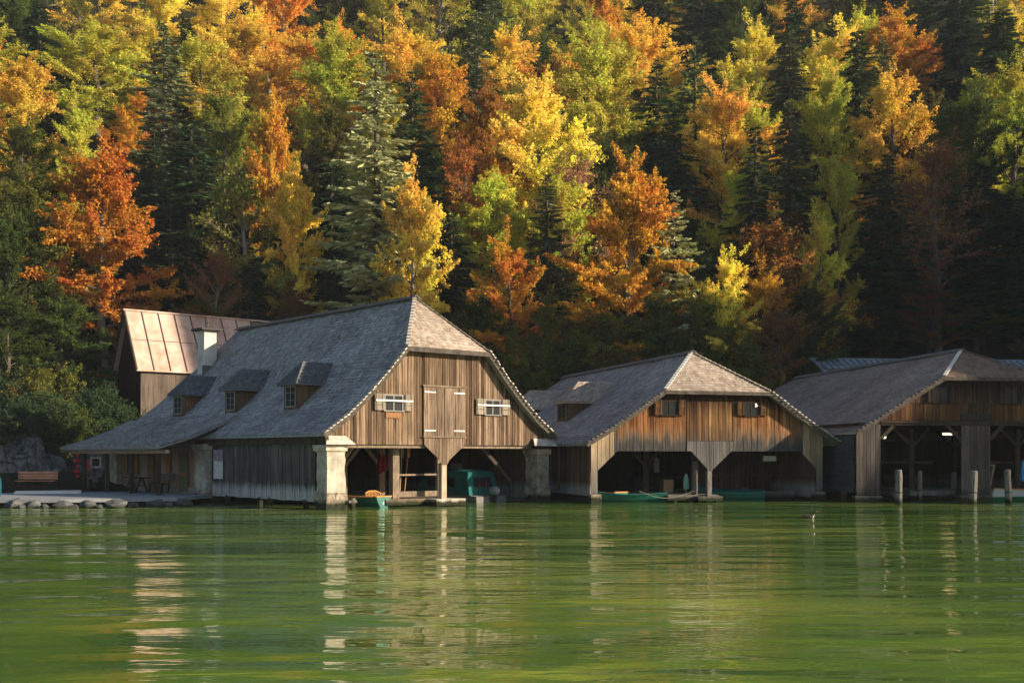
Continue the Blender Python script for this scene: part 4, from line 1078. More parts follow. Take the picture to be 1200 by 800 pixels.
RG = 'rowing boats moored inside the boathouses'
ua = h1.uz(450, 593, .35)[0]
rb = rowboat('rowing_boat', 'teal rowing boat with orange seat back under the left bay of the largest boathouse', put(h1, ua, .35), h1.th+R(6), 5.0, 1.15, M['teal'], RG, number='4')
m_ = MB()
m_.tube([(-.42,.72,.38),(-.4,.74,.58),(-.2,.78,.66),(.2,.78,.66),(.4,.74,.58),(.42,.72,.38)], .035, 6)
for i in range(9): m_.b2((-.34+i*.08,.75,.38),(-.31+i*.08,.78,.64))
m_.build('seat_back', M['seatwood'], rb)
m_ = MB(); m_.tube([(-.5,.25,.42),(-.62,-.0,.45),(-1.5,1.8,.5)], .02, 6); m_.build('oar', M['seatwood'], rb)
rowboat('rowing_boat', 'uncovered teal rowing boat in the left bay of the middle boathouse', put(h2, 4.1, .9), h2.th+R(75), 4.0, 1.3, M['teal'], RG, wood=False)
rowboat('rowing_boat', 'brown lined rowing boat nosed in behind the left corner of the middle boathouse', put(h2, 2.2, 1.7), h2.th+R(20), 4.4, 1.25, M['teal'], RG)
rowboat('rowing_boat', 'teal rowing boat under a canvas cover in the right bay of the middle boathouse', put(h2, 9.4, 1.1), h2.th+R(68), 3.4, 1.35, M['teal'], RG, wood=False, cover=M['teal_canvas'])
rowboat('rowing_boat', 'grey planked rowing boat by the right corner of the middle boathouse', put(h2, 11.2, 1.3), h2.th+R(60), 2.6, 1.1, M['grey_timber'], RG, wood=False)
rowboat('rowing_boat', 'white and green boat in the right bay of the third boathouse', put(h3, 7.0, .7), h3.th+R(-80), 6.0, 1.5, M['white_green'], RG, H=.62)
gs = MB(); 
# motorboat with canopy
mu = h1.uz(572, 590, 1.2)[0]
mb_ = thing('motorboat', 'covered motorboat with teal canvas cabin in the right bay of the largest boathouse', 'motorboat', put(h1, mu+.2, 1.2, -.3), h1.th+R(10)); mb_.scale = (1.08, 1.0, 1.06)
def msec(t):
    b = 1.0*(1 if t < .55 else max(.04, math.cos((t-.55)/.45*math.pi/2)**.8)); y = t*5.6; s_ = .55+.2*t
    return [(-b, y, s_), (-b*.94, y, .1), (-b*.55, y, -.15), (0, y, -.25), (b*.55, y, -.15), (b*.94, y, .1), (b, y, s_)]
m_ = MB(); m_.loft([msec(i/10) for i in range(11)], close=False); st = len(m_.v); m_.v += msec(0); m_.f.append(tuple(range(st, st+7))); m_.m.append(0); m_.build('hull', plain('grey white hull', (.16,.155,.145), .4), mb_, fixn=False)
m_ = MB(); m_.loft([[(-.99*min(1,(1.02-t)*2.4), t*5.55, .57+.2*t), (.99*min(1,(1.02-t)*2.4), t*5.55, .57+.2*t)] for t in (0,.2,.4,.6,.75,.9,1)], close=False); m_.build('deck', M['grey_plastic'], mb_, fixn=False)
def csec(y, b, z1, lean=0): return [(-b, y, .6), (-b*.98, y+lean*.5, z1*.75), (-b*.85, y+lean*.9, z1*.96), (-b*.4, y+lean, z1), (b*.4, y+lean, z1), (b*.85, y+lean*.9, z1*.96), (b*.98, y+lean*.5, z1*.75), (b, y, .6)]
m_ = MB(); rg = [csec(.45, .97, 1.66, .25), csec(1.2, 1.0, 1.72), csec(2.4, 1.0, 1.74), csec(3.4, .95, 1.68), csec(3.9, .9, 1.3)]
st = m_.loft(rg, close=False); m_.f.append(tuple(range(st[0], st[0]+8))); m_.f.append(tuple(range(st[-1], st[-1]+8))[::-1]); m_.m += [0, 0]
m_.build('canopy', M['teal_canvas'], mb_, smooth=False, fixn=False)
for y0, y1 in ((1.35, 2.1), (2.35, 3.1)): m_ = MB(); m_.prism([(-1.012, y0, .95), (-1.012, y1, .95), (-.995, y1, 1.35), (-.995, y0, 1.35)], (.01, 0, 0)); m_.build('canopy_window', M['pane'], mb_)
m_ = MB(); m_.prism([(-.62, .50, .95), (.62, .50, .95), (.55, .60, 1.38), (-.55, .60, 1.38)], (0, .01, 0)); m_.build('canopy_window', M['pane'], mb_)
for x in (-.3, .15): m_ = MB(); m_.beam((x, .44, .9), (x+.12, .56, 1.35), .05, .02); m_.build('strap', M['dark_red'], mb_)
om = MB(); om.b2((-.06,-.32,-.4),(.06,-.14,.62)); om.b2((-.12,-.14,.35),(.12,.0,.6)); omo = om.build('outboard_motor', M['dark_metal'], mb_)
ellipsoid('cowl', (0,-.2,.8), (.15,.31,.19), M['cowl_grey'], omo)

# small things inside the bays
def simple(name, label, cat, mb, mat, group=None): return tag(mb.build(name, mat), label, cat, group)
p = h1.w(5.05, 3.2); m_ = MB()
rj = thing('life_jackets', 'bundle of red life jackets hanging in the left bay of the largest boathouse', 'life jackets', (p.x, p.y, 0), h1.th)
for k in range(3):
    q = MB(); x = -.2+k*.22
    q.loft([[(x-.09*k_,-.06,z), (x+.09*k_,-.06,z), (x+.1*k_,.08,z), (x-.1*k_,.08,z)] for z, k_ in ((1.35+.1*k,.8),(1.5,1.1),(1.85,1.0),(2.05,.7),(2.2,.35))]); q.build('life_jacket', M['dark_red'], rj)
q = MB(); q.tube([(-.4,0,2.25),(.45,0,2.25)], .02, 6); q.tube([(-.35,0,2.25),(-.35,0,2.7)], .015, 5); q.tube([(.4,0,2.25),(.4,0,2.7)], .015, 5); q.build('rail', M['dark_metal'], rj)
OL = ['pale oar leaning upright next to the red life jackets', 'second pale oar from the red life jackets, slightly tilted', 'brown oar leaning farthest from the red life jackets']
for k, lb in enumerate(OL):
    p = h1.w(5.75+.25*k, 3.3); q = MB(); q.tube([(p.x,p.y,.4),(p.x+.1*k,p.y+.05,2.5)], .025, 6); q.b2((p.x+.1*k-.07,p.y+.03,2.1),(p.x+.1*k+.07,p.y+.06,2.55)); simple('oar', lb, 'oar', q, M['beam_pale'] if k < 2 else M['seatwood'], 'oars in the largest boathouse')
for (px, py, s_, lb) in ((557, 549, .55, 'larger pale box behind the teal motorboat canopy'), (539, 549, .38, 'smaller grey box behind the teal motorboat canopy')):
    u_, z_ = h1.uz(px, py, 6.6); p = h1.w(u_, 6.6); 
    bxo = thing('storage_box', lb, 'box', (p.x, p.y, z_-.25), h1.th, 'boxes on the shelf behind the motorboat')
    q = MB(); q.b2((-s_,-.25,0),(s_,.25,.45)); q.build('carton', M['grey_plastic'], bxo)
    q = MB(); q.b2((-s_-.02,-.27,.45),(s_+.02,.27,.5)); q.build('lid', M['white'], bxo)
u_, z_ = h1.uz(548, 560, 6.6); p = h1.w(u_, 6.6); 
sf = thing('shelf', 'wall shelf behind the motorboat carrying two boxes', 'shelf', (p.x, p.y, 0), h1.th)
q = MB(); zs = h1.uz(557, 549, 6.6)[1]-.25; q.b2((-1.6,-.3,zs-.05),(1.6,.3,zs-.003)); q.build('board', M['beam_dark'], sf)
for x in (-1.5, 1.5):
    q = MB(); q.b2((x-.05,-.28,-.5),(x+.05,.28,zs-.05)); q.build('upright', M['beam_dark'], sf)
# middle boathouse contents
u_, z_ = h2.uz(902, 537, 2.0); p = h2.w(u_, 2.0)
ws = thing('sign_board', 'long white sign hanging in the right bay of the middle boathouse', 'sign', (p.x, p.y, 0), h2.th)
q = MB(); q.b2((-.36,-.015,z_-.13),(.36,.015,z_+.13)); q.build('panel', M['white'], ws)
q = MB(); q.b2((-.32,-.008,z_+.13),(-.29,.008,2.49)); q.b2((.29,-.008,z_+.13),(.32,.008,2.49)); q.build('hanger', M['dark_metal'], ws)
p = h2.w(h2.uz(804, 565, .9)[0], .9); gc = thing('parasol', 'closed mint green parasol standing on the jetty of the middle boathouse', 'parasol', (p.x, p.y, .34), h2.th)
q = MB(); q.tube([(0,0,0),(0,0,1.0)], .025, 8); q.build('pole', M['beam_pale'], gc)
q = MB(); q.loft([[(.14*k_*math.cos(a*math.pi/5)*(1 if a % 2 else .75), .14*k_*math.sin(a*math.pi/5)*(1 if a % 2 else .75), z_) for a in range(10)] for z_, k_ in ((.25,.8),(.36,1.0),(.65,.9),(.88,.6),(.98,.2))]); q.build('canopy', M['mint'], gc)
p = h2.w(h2.uz(769, 548, 4)[0], 4); ct = thing('hanging_coat', 'pale grey coat hanging inside the left bay of the middle boathouse', 'coat', (p.x, p.y, 0), h2.th)
q = MB(); q.loft([[(-.13*k_,-.06,z_),(.13*k_,-.06,z_),(.13*k_,.06,z_),(-.13*k_,.06,z_)] for z_, k_ in ((1.35,1.1),(1.6,.95),(1.9,1.05),(2.05,.6),(2.1,.25))]); q.build('cloth', M['coat'], ct)
q = MB(); q.tube([(0,0,2.1),(0,0,2.5)], .015, 5); q.build('hook', M['dark_metal'], ct)
p = h2.w(h2.uz(781, 562, 3.6)[0], 3.6); cbx = thing('cardboard_box', 'brown cardboard box on the inner jetty of the middle boathouse', 'box', (p.x, p.y, .34), h2.th)
q = MB(); q.b2((-.26,-.25,.0),(.26,.25,.62)); q.build('carton', M['cardboard'], cbx)
q = MB(); q.b2((-.27,-.26,.62),(-.02,.26,.645)); q.b2((.02,-.26,.62),(.27,.26,.645)); q.build('flap', M['cardboard'], cbx)
rp_ = [h2.w(2.4+i*.28, .1 if i < 10 else .1, .55-.34*math.sin(math.pi*i/10)+.0*i) for i in range(11)]
q = MB(); q.tube(rp_, .012, 6); simple('mooring_rope', 'pale mooring rope sagging from the teal boat to the jetty', 'rope', q, M['rope'])
# third boathouse: lamps, piles, tarp
u_, z_ = h3.uz(1113, 508.5, 2.2); p = h3.w(u_, 2.2)
tl = thing('tube_lamp', 'lit warm tube lamp under the ceiling of the third boathouse', 'lamp', (p.x, p.y, 0), h3.th)
q = MB(); q.b2((-.38,-.07,z_+.04),(.38,.07,z_+.1)); q.build('housing', M['white'], tl)
q = MB(); q.tube([(-.36,0,z_),(.36,0,z_)], .04, 8); q.build('tube', M['lamp_warm'], tl)
q = MB(); q.tube([(-.3,0,z_+.1),(-.3,0,3.62)], .012, 5); q.tube([(.3,0,z_+.1),(.3,0,3.62)], .012, 5); q.build('hanger', M['dark_metal'], tl)
u_, z_ = h3.uz(1036.5, 512, 1.4); p = h3.w(u_, 1.4)
bl = thing('bulb_lamp', 'small lit bulb lamp beside the left pier of the third boathouse', 'lamp', (p.x, p.y, 0), h3.th)
q = MB(); q.tube([(0,0,z_-.06),(0,0,z_),(0,0,z_+.06)], [.04,.075,.04], 10); q.build('bulb', M['lamp_bulb'], bl)
q = MB(); q.tube([(0,0,z_+.06),(0,0,z_+.15)], .04, 8); q.tube([(0,0,z_+.15),(0,0,3.62)], .012, 5); q.build('holder', M['dark_metal'], bl)
PL = [(1053, 550, 50.4, 'tall grey mooring post standing in the water before the left bay of the third boathouse', .16), (1140, 551, 50.6, 'thick cracked mooring post before the middle pier of the third boathouse', .2),
      (1181, 550, 50.8, 'mooring post at the right before the white and green boat', .15), (1078, 551, 53.6, 'dark slim mooring post inside the left bay of the third boathouse', .11),
      (1117, 553, 55.0, 'mooring post with a plank tied to it inside the third boathouse bay', .13)]
for i, (px, py, Y, lb, r_) in enumerate(PL):
    p = at(px, Y, py); t_ = thing('mooring_post', lb, 'mooring post', (p.x, p.y, 0), 0, 'mooring posts by the third boathouse')
    q = MB(); ln = .05*math.sin(i*2.1)
    q.tube([(ln*(z-1)+.02*noise.noise((z*3,i,0)), .02*noise.noise((z*2,i,5)), z) for z in (-.8,0,.4,.8,1.2,p.z-.06,p.z)], [r_*1.05,r_*1.02,r_,r_*.98,r_*.97,r_*.95,r_*.8], 10); q.build('post', M['grey_timber'], t_)
    q = MB(); q.tube([(ln*-.45,0,.5),(ln*-.45,0,.58)], r_*1.06, 10); q.build('band', M['dark_metal'], t_)
p = h3.w(*[h3.uz(1162, 556, .4)[0], .4]); q = MB(); q.beam((p.x-.1,p.y,.7),(p.x+.12,p.y,1.75), .12, .1); q.beam((p.x+.12,p.y,1.7),(p.x-.15,p.y,1.72), .1, .08)
simple('boat_hook', 'pale wooden hook post leaning beside the middle pier', 'hook', q, M['beam'])
p = at(1200, 54.5); q = MB(); q.loft([[(p.x+.24*k_*math.cos(a*.785)*(1 if a % 2 else .72), p.y+.2*k_*math.sin(a*.785)*(1 if a % 2 else .72), z_) for a in range(8)] for z_, k_ in ((.95,.9),(1.1,1.0),(1.4,.85),(1.75,.6),(1.98,.15))])
simple('tarpaulin', 'folded blue tarpaulin hanging at the right picture edge', 'tarpaulin', q, M['blue_tarp'])
# duck
dk = at(947, 39.5, 607); dk.z = 0
D = thing('duck', 'small dark duck with pale breast swimming on the lake', 'duck', (dk.x, dk.y, 0), R(0))
m_ = MB()
def dring(x, r1, r2, z): return [(x, r1*math.cos(a*math.pi/5), z+r2*math.sin(a*math.pi/5)) for a in range(10)]
st = m_.loft([dring(-.26,.01,.01,.1),dring(-.2,.05,.035,.08),dring(-.08,.1,.07,.05),dring(.08,.105,.08,.05),dring(.17,.07,.07,.07),dring(.2,.04,.05,.13),dring(.21,.03,.04,.19),dring(.225,.04,.04,.23),dring(.26,.035,.03,.235),dring(.29,.012,.01,.225)])
m_.build('body', M['duck_dark'], D, smooth=True)
m_ = MB(); m_.loft([dring(.14,.075,.06,.045),dring(.19,.06,.055,.07),dring(.215,.042,.045,.13)]); m_.build('breast', M['duck_pale'], D, smooth=True)
m_ = MB(); m_.box((.315,0,.225),(.06,.025,.012)); m_.build('bill', M['seatwood'], D)

# ================================================================== trees
def leaf(mb, p, n, l, wd, rr):
    a = Vector((rr.gauss(0,1), rr.gauss(0,1), rr.gauss(0,1))); t = n.cross(a)
    if t.length < 1e-3: return
    t.normalize(); b = n.cross(t).normalized()
    mb.v += [tuple(p-t*l*.5), tuple(p+b*wd*.5+t*l*.06), tuple(p+t*l*.5), tuple(p-b*wd*.5+t*l*.06)]
    k = len(mb.v)-4; mb.f.append((k, k+1, k+2, k+3)); mb.m.append(0)
def broadleaf(seed, H=20.0, Rr=4.6, low=.24, dens=1.0, nl=30, lean=.0, lsz=.185, top=.9, shape=1.0):
    rr = random.Random(seed); tr_, cr = MB(), MB()
    tp = []; x = y = 0
    for i in range(8):
        t = i/7; tp.append(Vector((x+lean*t*t, y, H*.86*t))); x += rr.uniform(-.28, .28); y += rr.uniform(-.28, .28)
    tr_.tube([tp[0]-Vector((0,0,1.5))]+tp, [.36]+[.30*(1-i/7)**.8+.035 for i in range(8)], 8)
    def trunk_at(z):
        k = max(0, min(6.999, z/(H*.86)*7)); i = int(k); return tp[i].lerp(tp[i+1], k-i)
    clumps = []
    for i in range(nl):
        f = (i+rr.random())/nl; z = H*(low+(.84-low)*f)
        az = i*2.39996+rr.uniform(-.5, .5)
        prof = math.sin(math.pi*min(1, (.20+.80*f)**.85))**.7 if shape > .5 else (1-f*.85)
        L = Rr*prof*rr.uniform(.6, 1.12)
        el = R(rr.uniform(5, 38)+28*f)
        base = trunk_at(z); d = Vector((math.cos(az)*math.cos(el), math.sin(az)*math.cos(el), math.sin(el)))
        pts = [base]; q = base.copy(); dd = d.copy()
        for k in range(4):
            q = q+dd*L/4; dd = (dd+Vector((rr.uniform(-.25,.25), rr.uniform(-.25,.25), rr.uniform(-.2,.12)))).normalized(); pts.append(q.copy())
        tr_.tube(pts, [.10*(1-f*.5), .075*(1-f*.5), .05, .03, .012], 5, cap=False)
        for k in (2, 3, 4):
            dl = (pts[k]-pts[k-1]).normalized()
            if k > 1: clumps.append((pts[k], .55+.35*rr.random(), dl))
            for _ in range(3 if k > 2 else 2):
                dv = (dl*.7+Vector((rr.gauss(0,.6), rr.gauss(0,.6), rr.gauss(.12,.32)))).normalized()
                s_ = pts[k]+dv*(L/Rr+.3)*rr.uniform(.4, 1.0)
                tr_.tube([pts[k]-dl*.2, s_], [.022, .006], 3, cap=False)
                clumps.append((s_, .42+.40*rr.random(), dv))
    for k in range(7):
        s_ = tp[-1]+Vector((rr.gauss(0,.7), rr.gauss(0,.7), rr.uniform(-1.0, H*.10))); clumps.append((s_, .5+.3*rr.random(), (s_-tp[-1]).normalized())); tr_.tube([tp[-1], s_], [.03,.01], 4, cap=False)
    ctr = Vector((lean*.4, 0, H*.55))
    for c_, r_, dv in clumps:
        n_ = int(108*dens*(r_/.6)**1.5)
        for _ in range(n_):
            t_ = rr.uniform(-1, 1)**1; wd_ = r_*.36*(1.05-.55*abs(t_))*(1 if t_ < 0 else 1-.45*t_)
            o = dv*(t_*r_*1.35)+Vector((rr.gauss(0,1)*wd_, rr.gauss(0,1)*wd_, rr.gauss(0,1)*wd_*.55))
            n = (Vector((rr.gauss(0,.7), rr.gauss(0,.7), rr.gauss(.35,.6)))+(c_-ctr).normalized()*.4).normalized()
            leaf(cr, c_+o, n, lsz*rr.uniform(.55, 1.3), lsz*.68*rr.uniform(.6, 1.2), rr)
    return tr_, cr
def conifer(seed, H=25.0, Rr=3.4, low=.10, droop=.35, dens=1.0, ragged=.34):
    rr = random.Random(seed); tr_, cr = MB(), MB()
    tr_.tube([(0,0,-1.5),(0,0,0),(.1,0,H*.5),(0,.05,H*.98)], [.36,.32,.2,.02], 8)
    z = H*low
    while z < H*.985:
        f = (z-H*low)/(H*(1-low)); RR = Rr*(1-f)**.82*(.9 if f > .08 else .6+4*f)+.12
        nb = 6 if f < .8 else 5
        az0 = rr.random()*6.28
        for b in range(nb):
            if rr.random() < .16: continue
            az = az0+b*6.283/nb+rr.uniform(-.35, .35); L = RR*rr.uniform(1-ragged*1.7, 1+ragged*.8)*(1+.35*noise.noise((math.cos(az)*1.3, math.sin(az)*1.3, z*.22+seed)))
            dx, dy = math.cos(az), math.sin(az); zz = z+rr.uniform(-.25, .25)
            n = max(3, int(L*5.6*dens)); prev = None
            for k in range(n+1):
                t = k/n
                p = Vector((dx*L*t, dy*L*t, zz+L*(.10*t-droop*t*t+.12*t**4)))
                if prev is not None and k % 2 == 0: tr_.tube([prev, p], [.03*(1-t)+.008]*2, 3, cap=False)
                if k % 2 == 0: prev = p
                if t < .12: continue
                wdt = (.55*(1-t)+.22)*min(1.5, L/1.8+.3)
                for sg in (-1, 1, 0):
                    lat = Vector((-dy*sg, dx*sg, 0)); fwd = Vector((dx, dy, -.1))
                    dirv = (lat*.9+fwd*.7+Vector((0,0,rr.uniform(-.65,-.05)))).normalized() if sg else (fwd+Vector((0,0,rr.uniform(-.9,.1)))).normalized()
                    ln = wdt*rr.uniform(.6, 1.2); wd = (.05 if dens > 1.4 else .07)+.06*rr.random()
                    nn = Vector((rr.gauss(0,.9), rr.gauss(0,.9), .65)).normalized(); sd = dirv.cross(nn).normalized()
                    a = p; e = p+dirv*ln; m__ = p+dirv*ln*.5
                    cr.v += [tuple(a), tuple(m__+sd*wd), tuple(e), tuple(m__-sd*wd)]; q = len(cr.v)-4
                    cr.f.append((q, q+1, q+2, q+3)); cr.m.append(0)
        z += .40+.18*rr.random()-.12*f
    return tr_, cr
PROTO = {}
def proto(key, maker):
    t, c = maker
    tm = t.build('trunk', M['bark_pale'] if key.startswith(('bare', 'maple')) else M['bark'], fixn=False, smooth=True)
    cm = c.build('crown', M['needle'] if key.startswith(('spruce', 'larch')) else M['leaf'], fixn=False)
    md = (tm.data, cm.data); 
    for o in (tm, cm): bpy.data.objects.remove(o)
    zs_ = [v.co.z for v in md[1].vertices]; rs_ = sorted(math.hypot(v.co.x, v.co.y) for v in md[1].vertices)
    PROTO[key] = (*md, max(zs_), rs_[int(len(rs_)*.93)])
for i in range(5): proto('beech%d' % i, broadleaf(100+i, 20, 4.6, .16+.03*(i % 3), 1.0, 34))
for i in range(3): proto('maple%d' % i, broadleaf(200+i, 20, 4.4, .27, 1.0, 38, lsz=.22))
for i in range(2): proto('bare%d' % i, broadleaf(300+i, 19, 4.2, .25, .26, 34, lsz=.2))
for i in range(4): proto('spruce%d' % i, conifer(400+i, 25, 3.5, .07, .38+.05*(i % 2), 1.25))
for i in range(2): proto('larch%d' % i, conifer(500+i, 25, 3.3, .18, .16, 1.6, .45))
proto('bush0', broadleaf(600, 4.5, 2.1, .05, .85, 20, lsz=.15)); proto('bush1', broadleaf(601, 4.0, 2.3, .03, .85, 20, lsz=.15))

COLS = {  # colour, hue spread
 'orange': ((.82,.42,.06), .14), 'rust': ((.46,.21,.045), .08), 'red': ((.48,.18,.05), .08), 'amber': ((.60,.27,.04), .10), 'gold': ((.88,.60,.10), .15),
 'yellow': ((.90,.70,.12), .16), 'lime': ((.60,.57,.08), .20), 'olive': ((.20,.20,.04), .2), 'brown': ((.30,.15,.06), .07),
 'pink': ((.42,.22,.13), .05), 'green': ((.085,.12,.03), .12), 'dark': ((.055,.09,.042), .05), 'deep': ((.075,.115,.045), .06), 'silver': ((.44,.44,.21), .06), 'greygreen': ((.16,.195,.09), .06)}
WORDS = {'orange': 'orange', 'rust': 'rust coloured', 'red': 'red', 'amber': 'amber orange', 'gold': 'golden', 'yellow': 'bright yellow', 'lime': 'yellow green', 'olive': 'olive green', 'brown': 'brown leaved',
 'pink': 'pinkish brown', 'green': 'leafy green', 'dark': 'dark green', 'deep': 'deep green', 'silver': 'silvery green', 'greygreen': 'grey green'}
TREES = []   # (px, X, Y, top_px, kind, colour)
def add_tree(px, top, wpx, kind, colr, Y):
    TREES.append([px, at(px, Y).x, Y, top, kind, colr, wpx])
E = [ # column, crown top row, crown width, kind, colour, distance
 (124,143,112,'maple','amber',80),(40,185,110,'beech','olive',80),(14,225,80,'beech','green',76),(95,95,60,'beech','lime',90),(20,55,90,'beech','gold',98),(45,2,80,'spruce','dark',112),
 (120,18,110,'beech','lime',110),(175,12,90,'beech','yellow',118),(192,25,70,'larch','greygreen',100),(235,35,90,'beech','lime',112),(290,10,100,'beech','gold',118),(262,90,70,'beech','olive',100),
 (322,95,60,'maple','orange',96),(298,170,100,'bare','olive',86),(345,170,54,'maple','gold',86),(250,270,60,'bare','brown',82),(345,318,46,'maple','brown',84),(160,335,60,'beech','rust',80),
 (440,60,104,'larch','silver',84),(478,178,72,'maple','yellow',82.5),(452,325,46,'beech','gold',84),(400,20,100,'beech','lime',114),(360,30,110,'beech','gold',122),(480,8,100,'beech','gold',120),
 (520,40,90,'beech','orange',108),(560,15,60,'larch','greygreen',112),(600,20,100,'beech','gold',124),(575,70,70,'beech','rust',106),(540,140,64,'bare','red',94),(575,185,90,'beech','lime',92),
 (632,72,125,'beech','yellow',98),(705,25,120,'beech','lime',112),(690,85,110,'beech','lime',106),(690,150,95,'bare','pink',95),(655,190,80,'beech','lime',92),(742,165,96,'maple','orange',86),
 (790,222,66,'larch','silver',86),(597,252,80,'beech','orange',84),(640,330,52,'beech','olive',82),(700,290,90,'spruce','dark',92),(665,45,80,'beech','gold',124),(760,10,110,'beech','gold',128),(770,70,80,'spruce','deep',108),
 (790,120,80,'spruce','dark',102),(815,40,60,'larch','greygreen',110),(850,82,105,'beech','gold',104),(855,280,66,'beech','yellow',85),(890,292,66,'beech','orange',86),(870,165,80,'beech','lime',96),
 (925,35,80,'spruce','greygreen',114),(925,118,78,'spruce','greygreen',102),(880,20,90,'beech','yellow',126),(980,10,90,'beech','yellow',122),(1005,35,90,'spruce','deep',112),(1045,70,90,'beech','gold',106),
 (1050,0,110,'beech','orange',124),(975,60,70,'beech','lime',108),(980,150,44,'beech','lime',98),(960,228,50,'beech','yellow',92),(925,232,110,'bare','rust',89),(1125,5,110,'spruce','dark',118),
 (1175,10,90,'spruce','deep',122),(1140,82,95,'beech','green',102),(1190,55,90,'beech','lime',108),(1100,142,84,'bare','brown',98),(1090,322,54,'beech','brown',97),(1150,190,110,'spruce','dark',99),
 (1040,180,90,'spruce','deep',100),(990,250,90,'spruce','dark',100),(1190,240,110,'spruce','dark',98),(950,318,80,'beech','green',86),(1025,310,90,'spruce','deep',99),(910,340,70,'beech','brown',83),
 (1145,330,80,'beech','olive',98),(1060,290,70,'spruce','dark',101),(820,330,80,'beech','olive',84),(770,330,70,'beech','green',83),(710,345,90,'beech','olive',83),(560,330,80,'beech','green',83),
 (530,250,100,'spruce','dark',88),(505,330,70,'spruce','deep',85),(390,190,100,'spruce','dark',90),(395,300,80,'spruce','deep',86),(225,140,110,'spruce','dark',92),(200,240,90,'spruce','dark',86),
 (290,300,90,'spruce','dark',84),(75,330,90,'beech','green',77),(12,330,80,'beech','green',73),(180,150,70,'spruce','deep',95),(100,260,90,'spruce','dark',86),(30,130,80,'beech','olive',92),(340,220,100,'spruce','dark',92),
 (235,330,80,'beech','olive',82),(610,380,60,'beech','olive',81),(665,385,60,'beech','green',81),(790,380,70,'beech','green',82),(870,385,70,'beech','olive',82),(945,385,60,'beech','green',84)]
for e in E: add_tree(*e)
fr_ = random.Random(99)
def zone_colour(px, row, Y):
    dark = .24 if row < 110 else .55 if row < 190 else .76
    if px > 900: dark += .12
    if px < 560 and row > 150: dark += .08
    if fr_.random() < dark:
        return fr_.choice([('spruce','dark'),('spruce','deep'),('spruce','dark'),('larch','greygreen'),('beech','green'),('beech','green'),('larch','deep')])
    return fr_.choice(['beech','beech','beech','maple','bare']), fr_.choice(['gold','lime','yellow','lime','olive','yellow','orange','olive','lime'] if row < 190 else ['olive','rust','green','lime','olive','brown','gold'])
NE = len(E)
for Y0 in (84, 91, 99, 108, 118, 129, 141, 154, 168, 184, 200, 217):
    xx = -(.455*Y0+5)
    while xx < .455*Y0+6:
        X = xx+fr_.uniform(-2, 2); Y = Y0+fr_.uniform(-3.4, 3.4)
        xx += 6.0 if Y0 < 135 else 6.6 if Y0 < 180 else 9.0
        if any((X-t[1])**2+(Y-t[2])**2 < 11 for t in TREES): continue
        if X > 20 and Y < 96 or -27 < X < -10 and Y < 90: continue      # clearings round the two sheds
        hgt = fr_.uniform(15, 22)+(3 if Y0 > 130 else 0); px = 600+F*X/Y; row = YH-F*(ground_z(X, Y)+hgt-HC)/Y
        k, c_ = zone_colour(px, row, Y)
        if k in ('spruce', 'larch'): hgt += 3.5
        if any(abs(px-t[0]) < t[6]*.5+8 and t[2] > Y and row < t[3]+15 for t in TREES[:NE]): hgt = max(8, hgt*.6)
        row = YH-F*(ground_z(X, Y)+hgt-HC)/Y
        if row < -170: continue
        TREES.append([px, X, Y, row, k, c_, None])
# labels: colour and kind, place above a landmark, rank from the bottom
MARKS = [(0,75,'the grey rocks at the left'),(75,140,'the open porch'),(140,230,'the sheet metal roof'),(230,335,'the white chimney'),(335,430,'the grey shingle ridge'),(430,505,'the tall ridge front'),
 (505,580,'the tall gable hatch'),(580,660,'the first roof gap'),(660,740,'the two lit dormers'),(740,810,'the middle roof slope'),(810,890,'the sunlit middle hip'),
 (890,965,'the second roof gap'),(965,1060,'the blue grey metal roof'),(1060,1130,'the third roof peak'),(1130,1215,'the right picture edge')]
ORD = ['lowest','second lowest','third lowest','fourth lowest','fifth lowest','sixth lowest','seventh lowest','eighth lowest','ninth lowest','tenth lowest','eleventh lowest','twelfth lowest','thirteenth lowest','fourteenth lowest','fifteenth lowest','sixteenth lowest']
KW = {'beech': 'broadleaf tree', 'maple': 'maple', 'bare': 'half bare tree', 'spruce': 'spruce', 'larch': 'feathery conifer'}
NM = {'beech': 'beech_tree', 'maple': 'maple_tree', 'bare': 'thinning_tree', 'spruce': 'spruce_tree', 'larch': 'conifer_tree'}
def markof(px):
    for i, (a, b, n) in enumerate(MARKS):
        if px < b: return i
    return len(MARKS)-1
buckets = {}
for t in TREES: buckets.setdefault((markof(t[0]), t[4], t[5]), []).append(t)
LAB = {}
for (mi, k, c_), lst in buckets.items():
    lst.sort(key=lambda t: -t[3])
    for i, t in enumerate(lst):
        o_ = '' if len(lst) == 1 else ORD[min(i, 15)]+' '
        one = 'only ' if len(lst) == 1 else ''
        LAB[id(t)] = f"{o_}{one}{WORDS[c_]} {KW[k]} above {MARKS[mi][2]}"
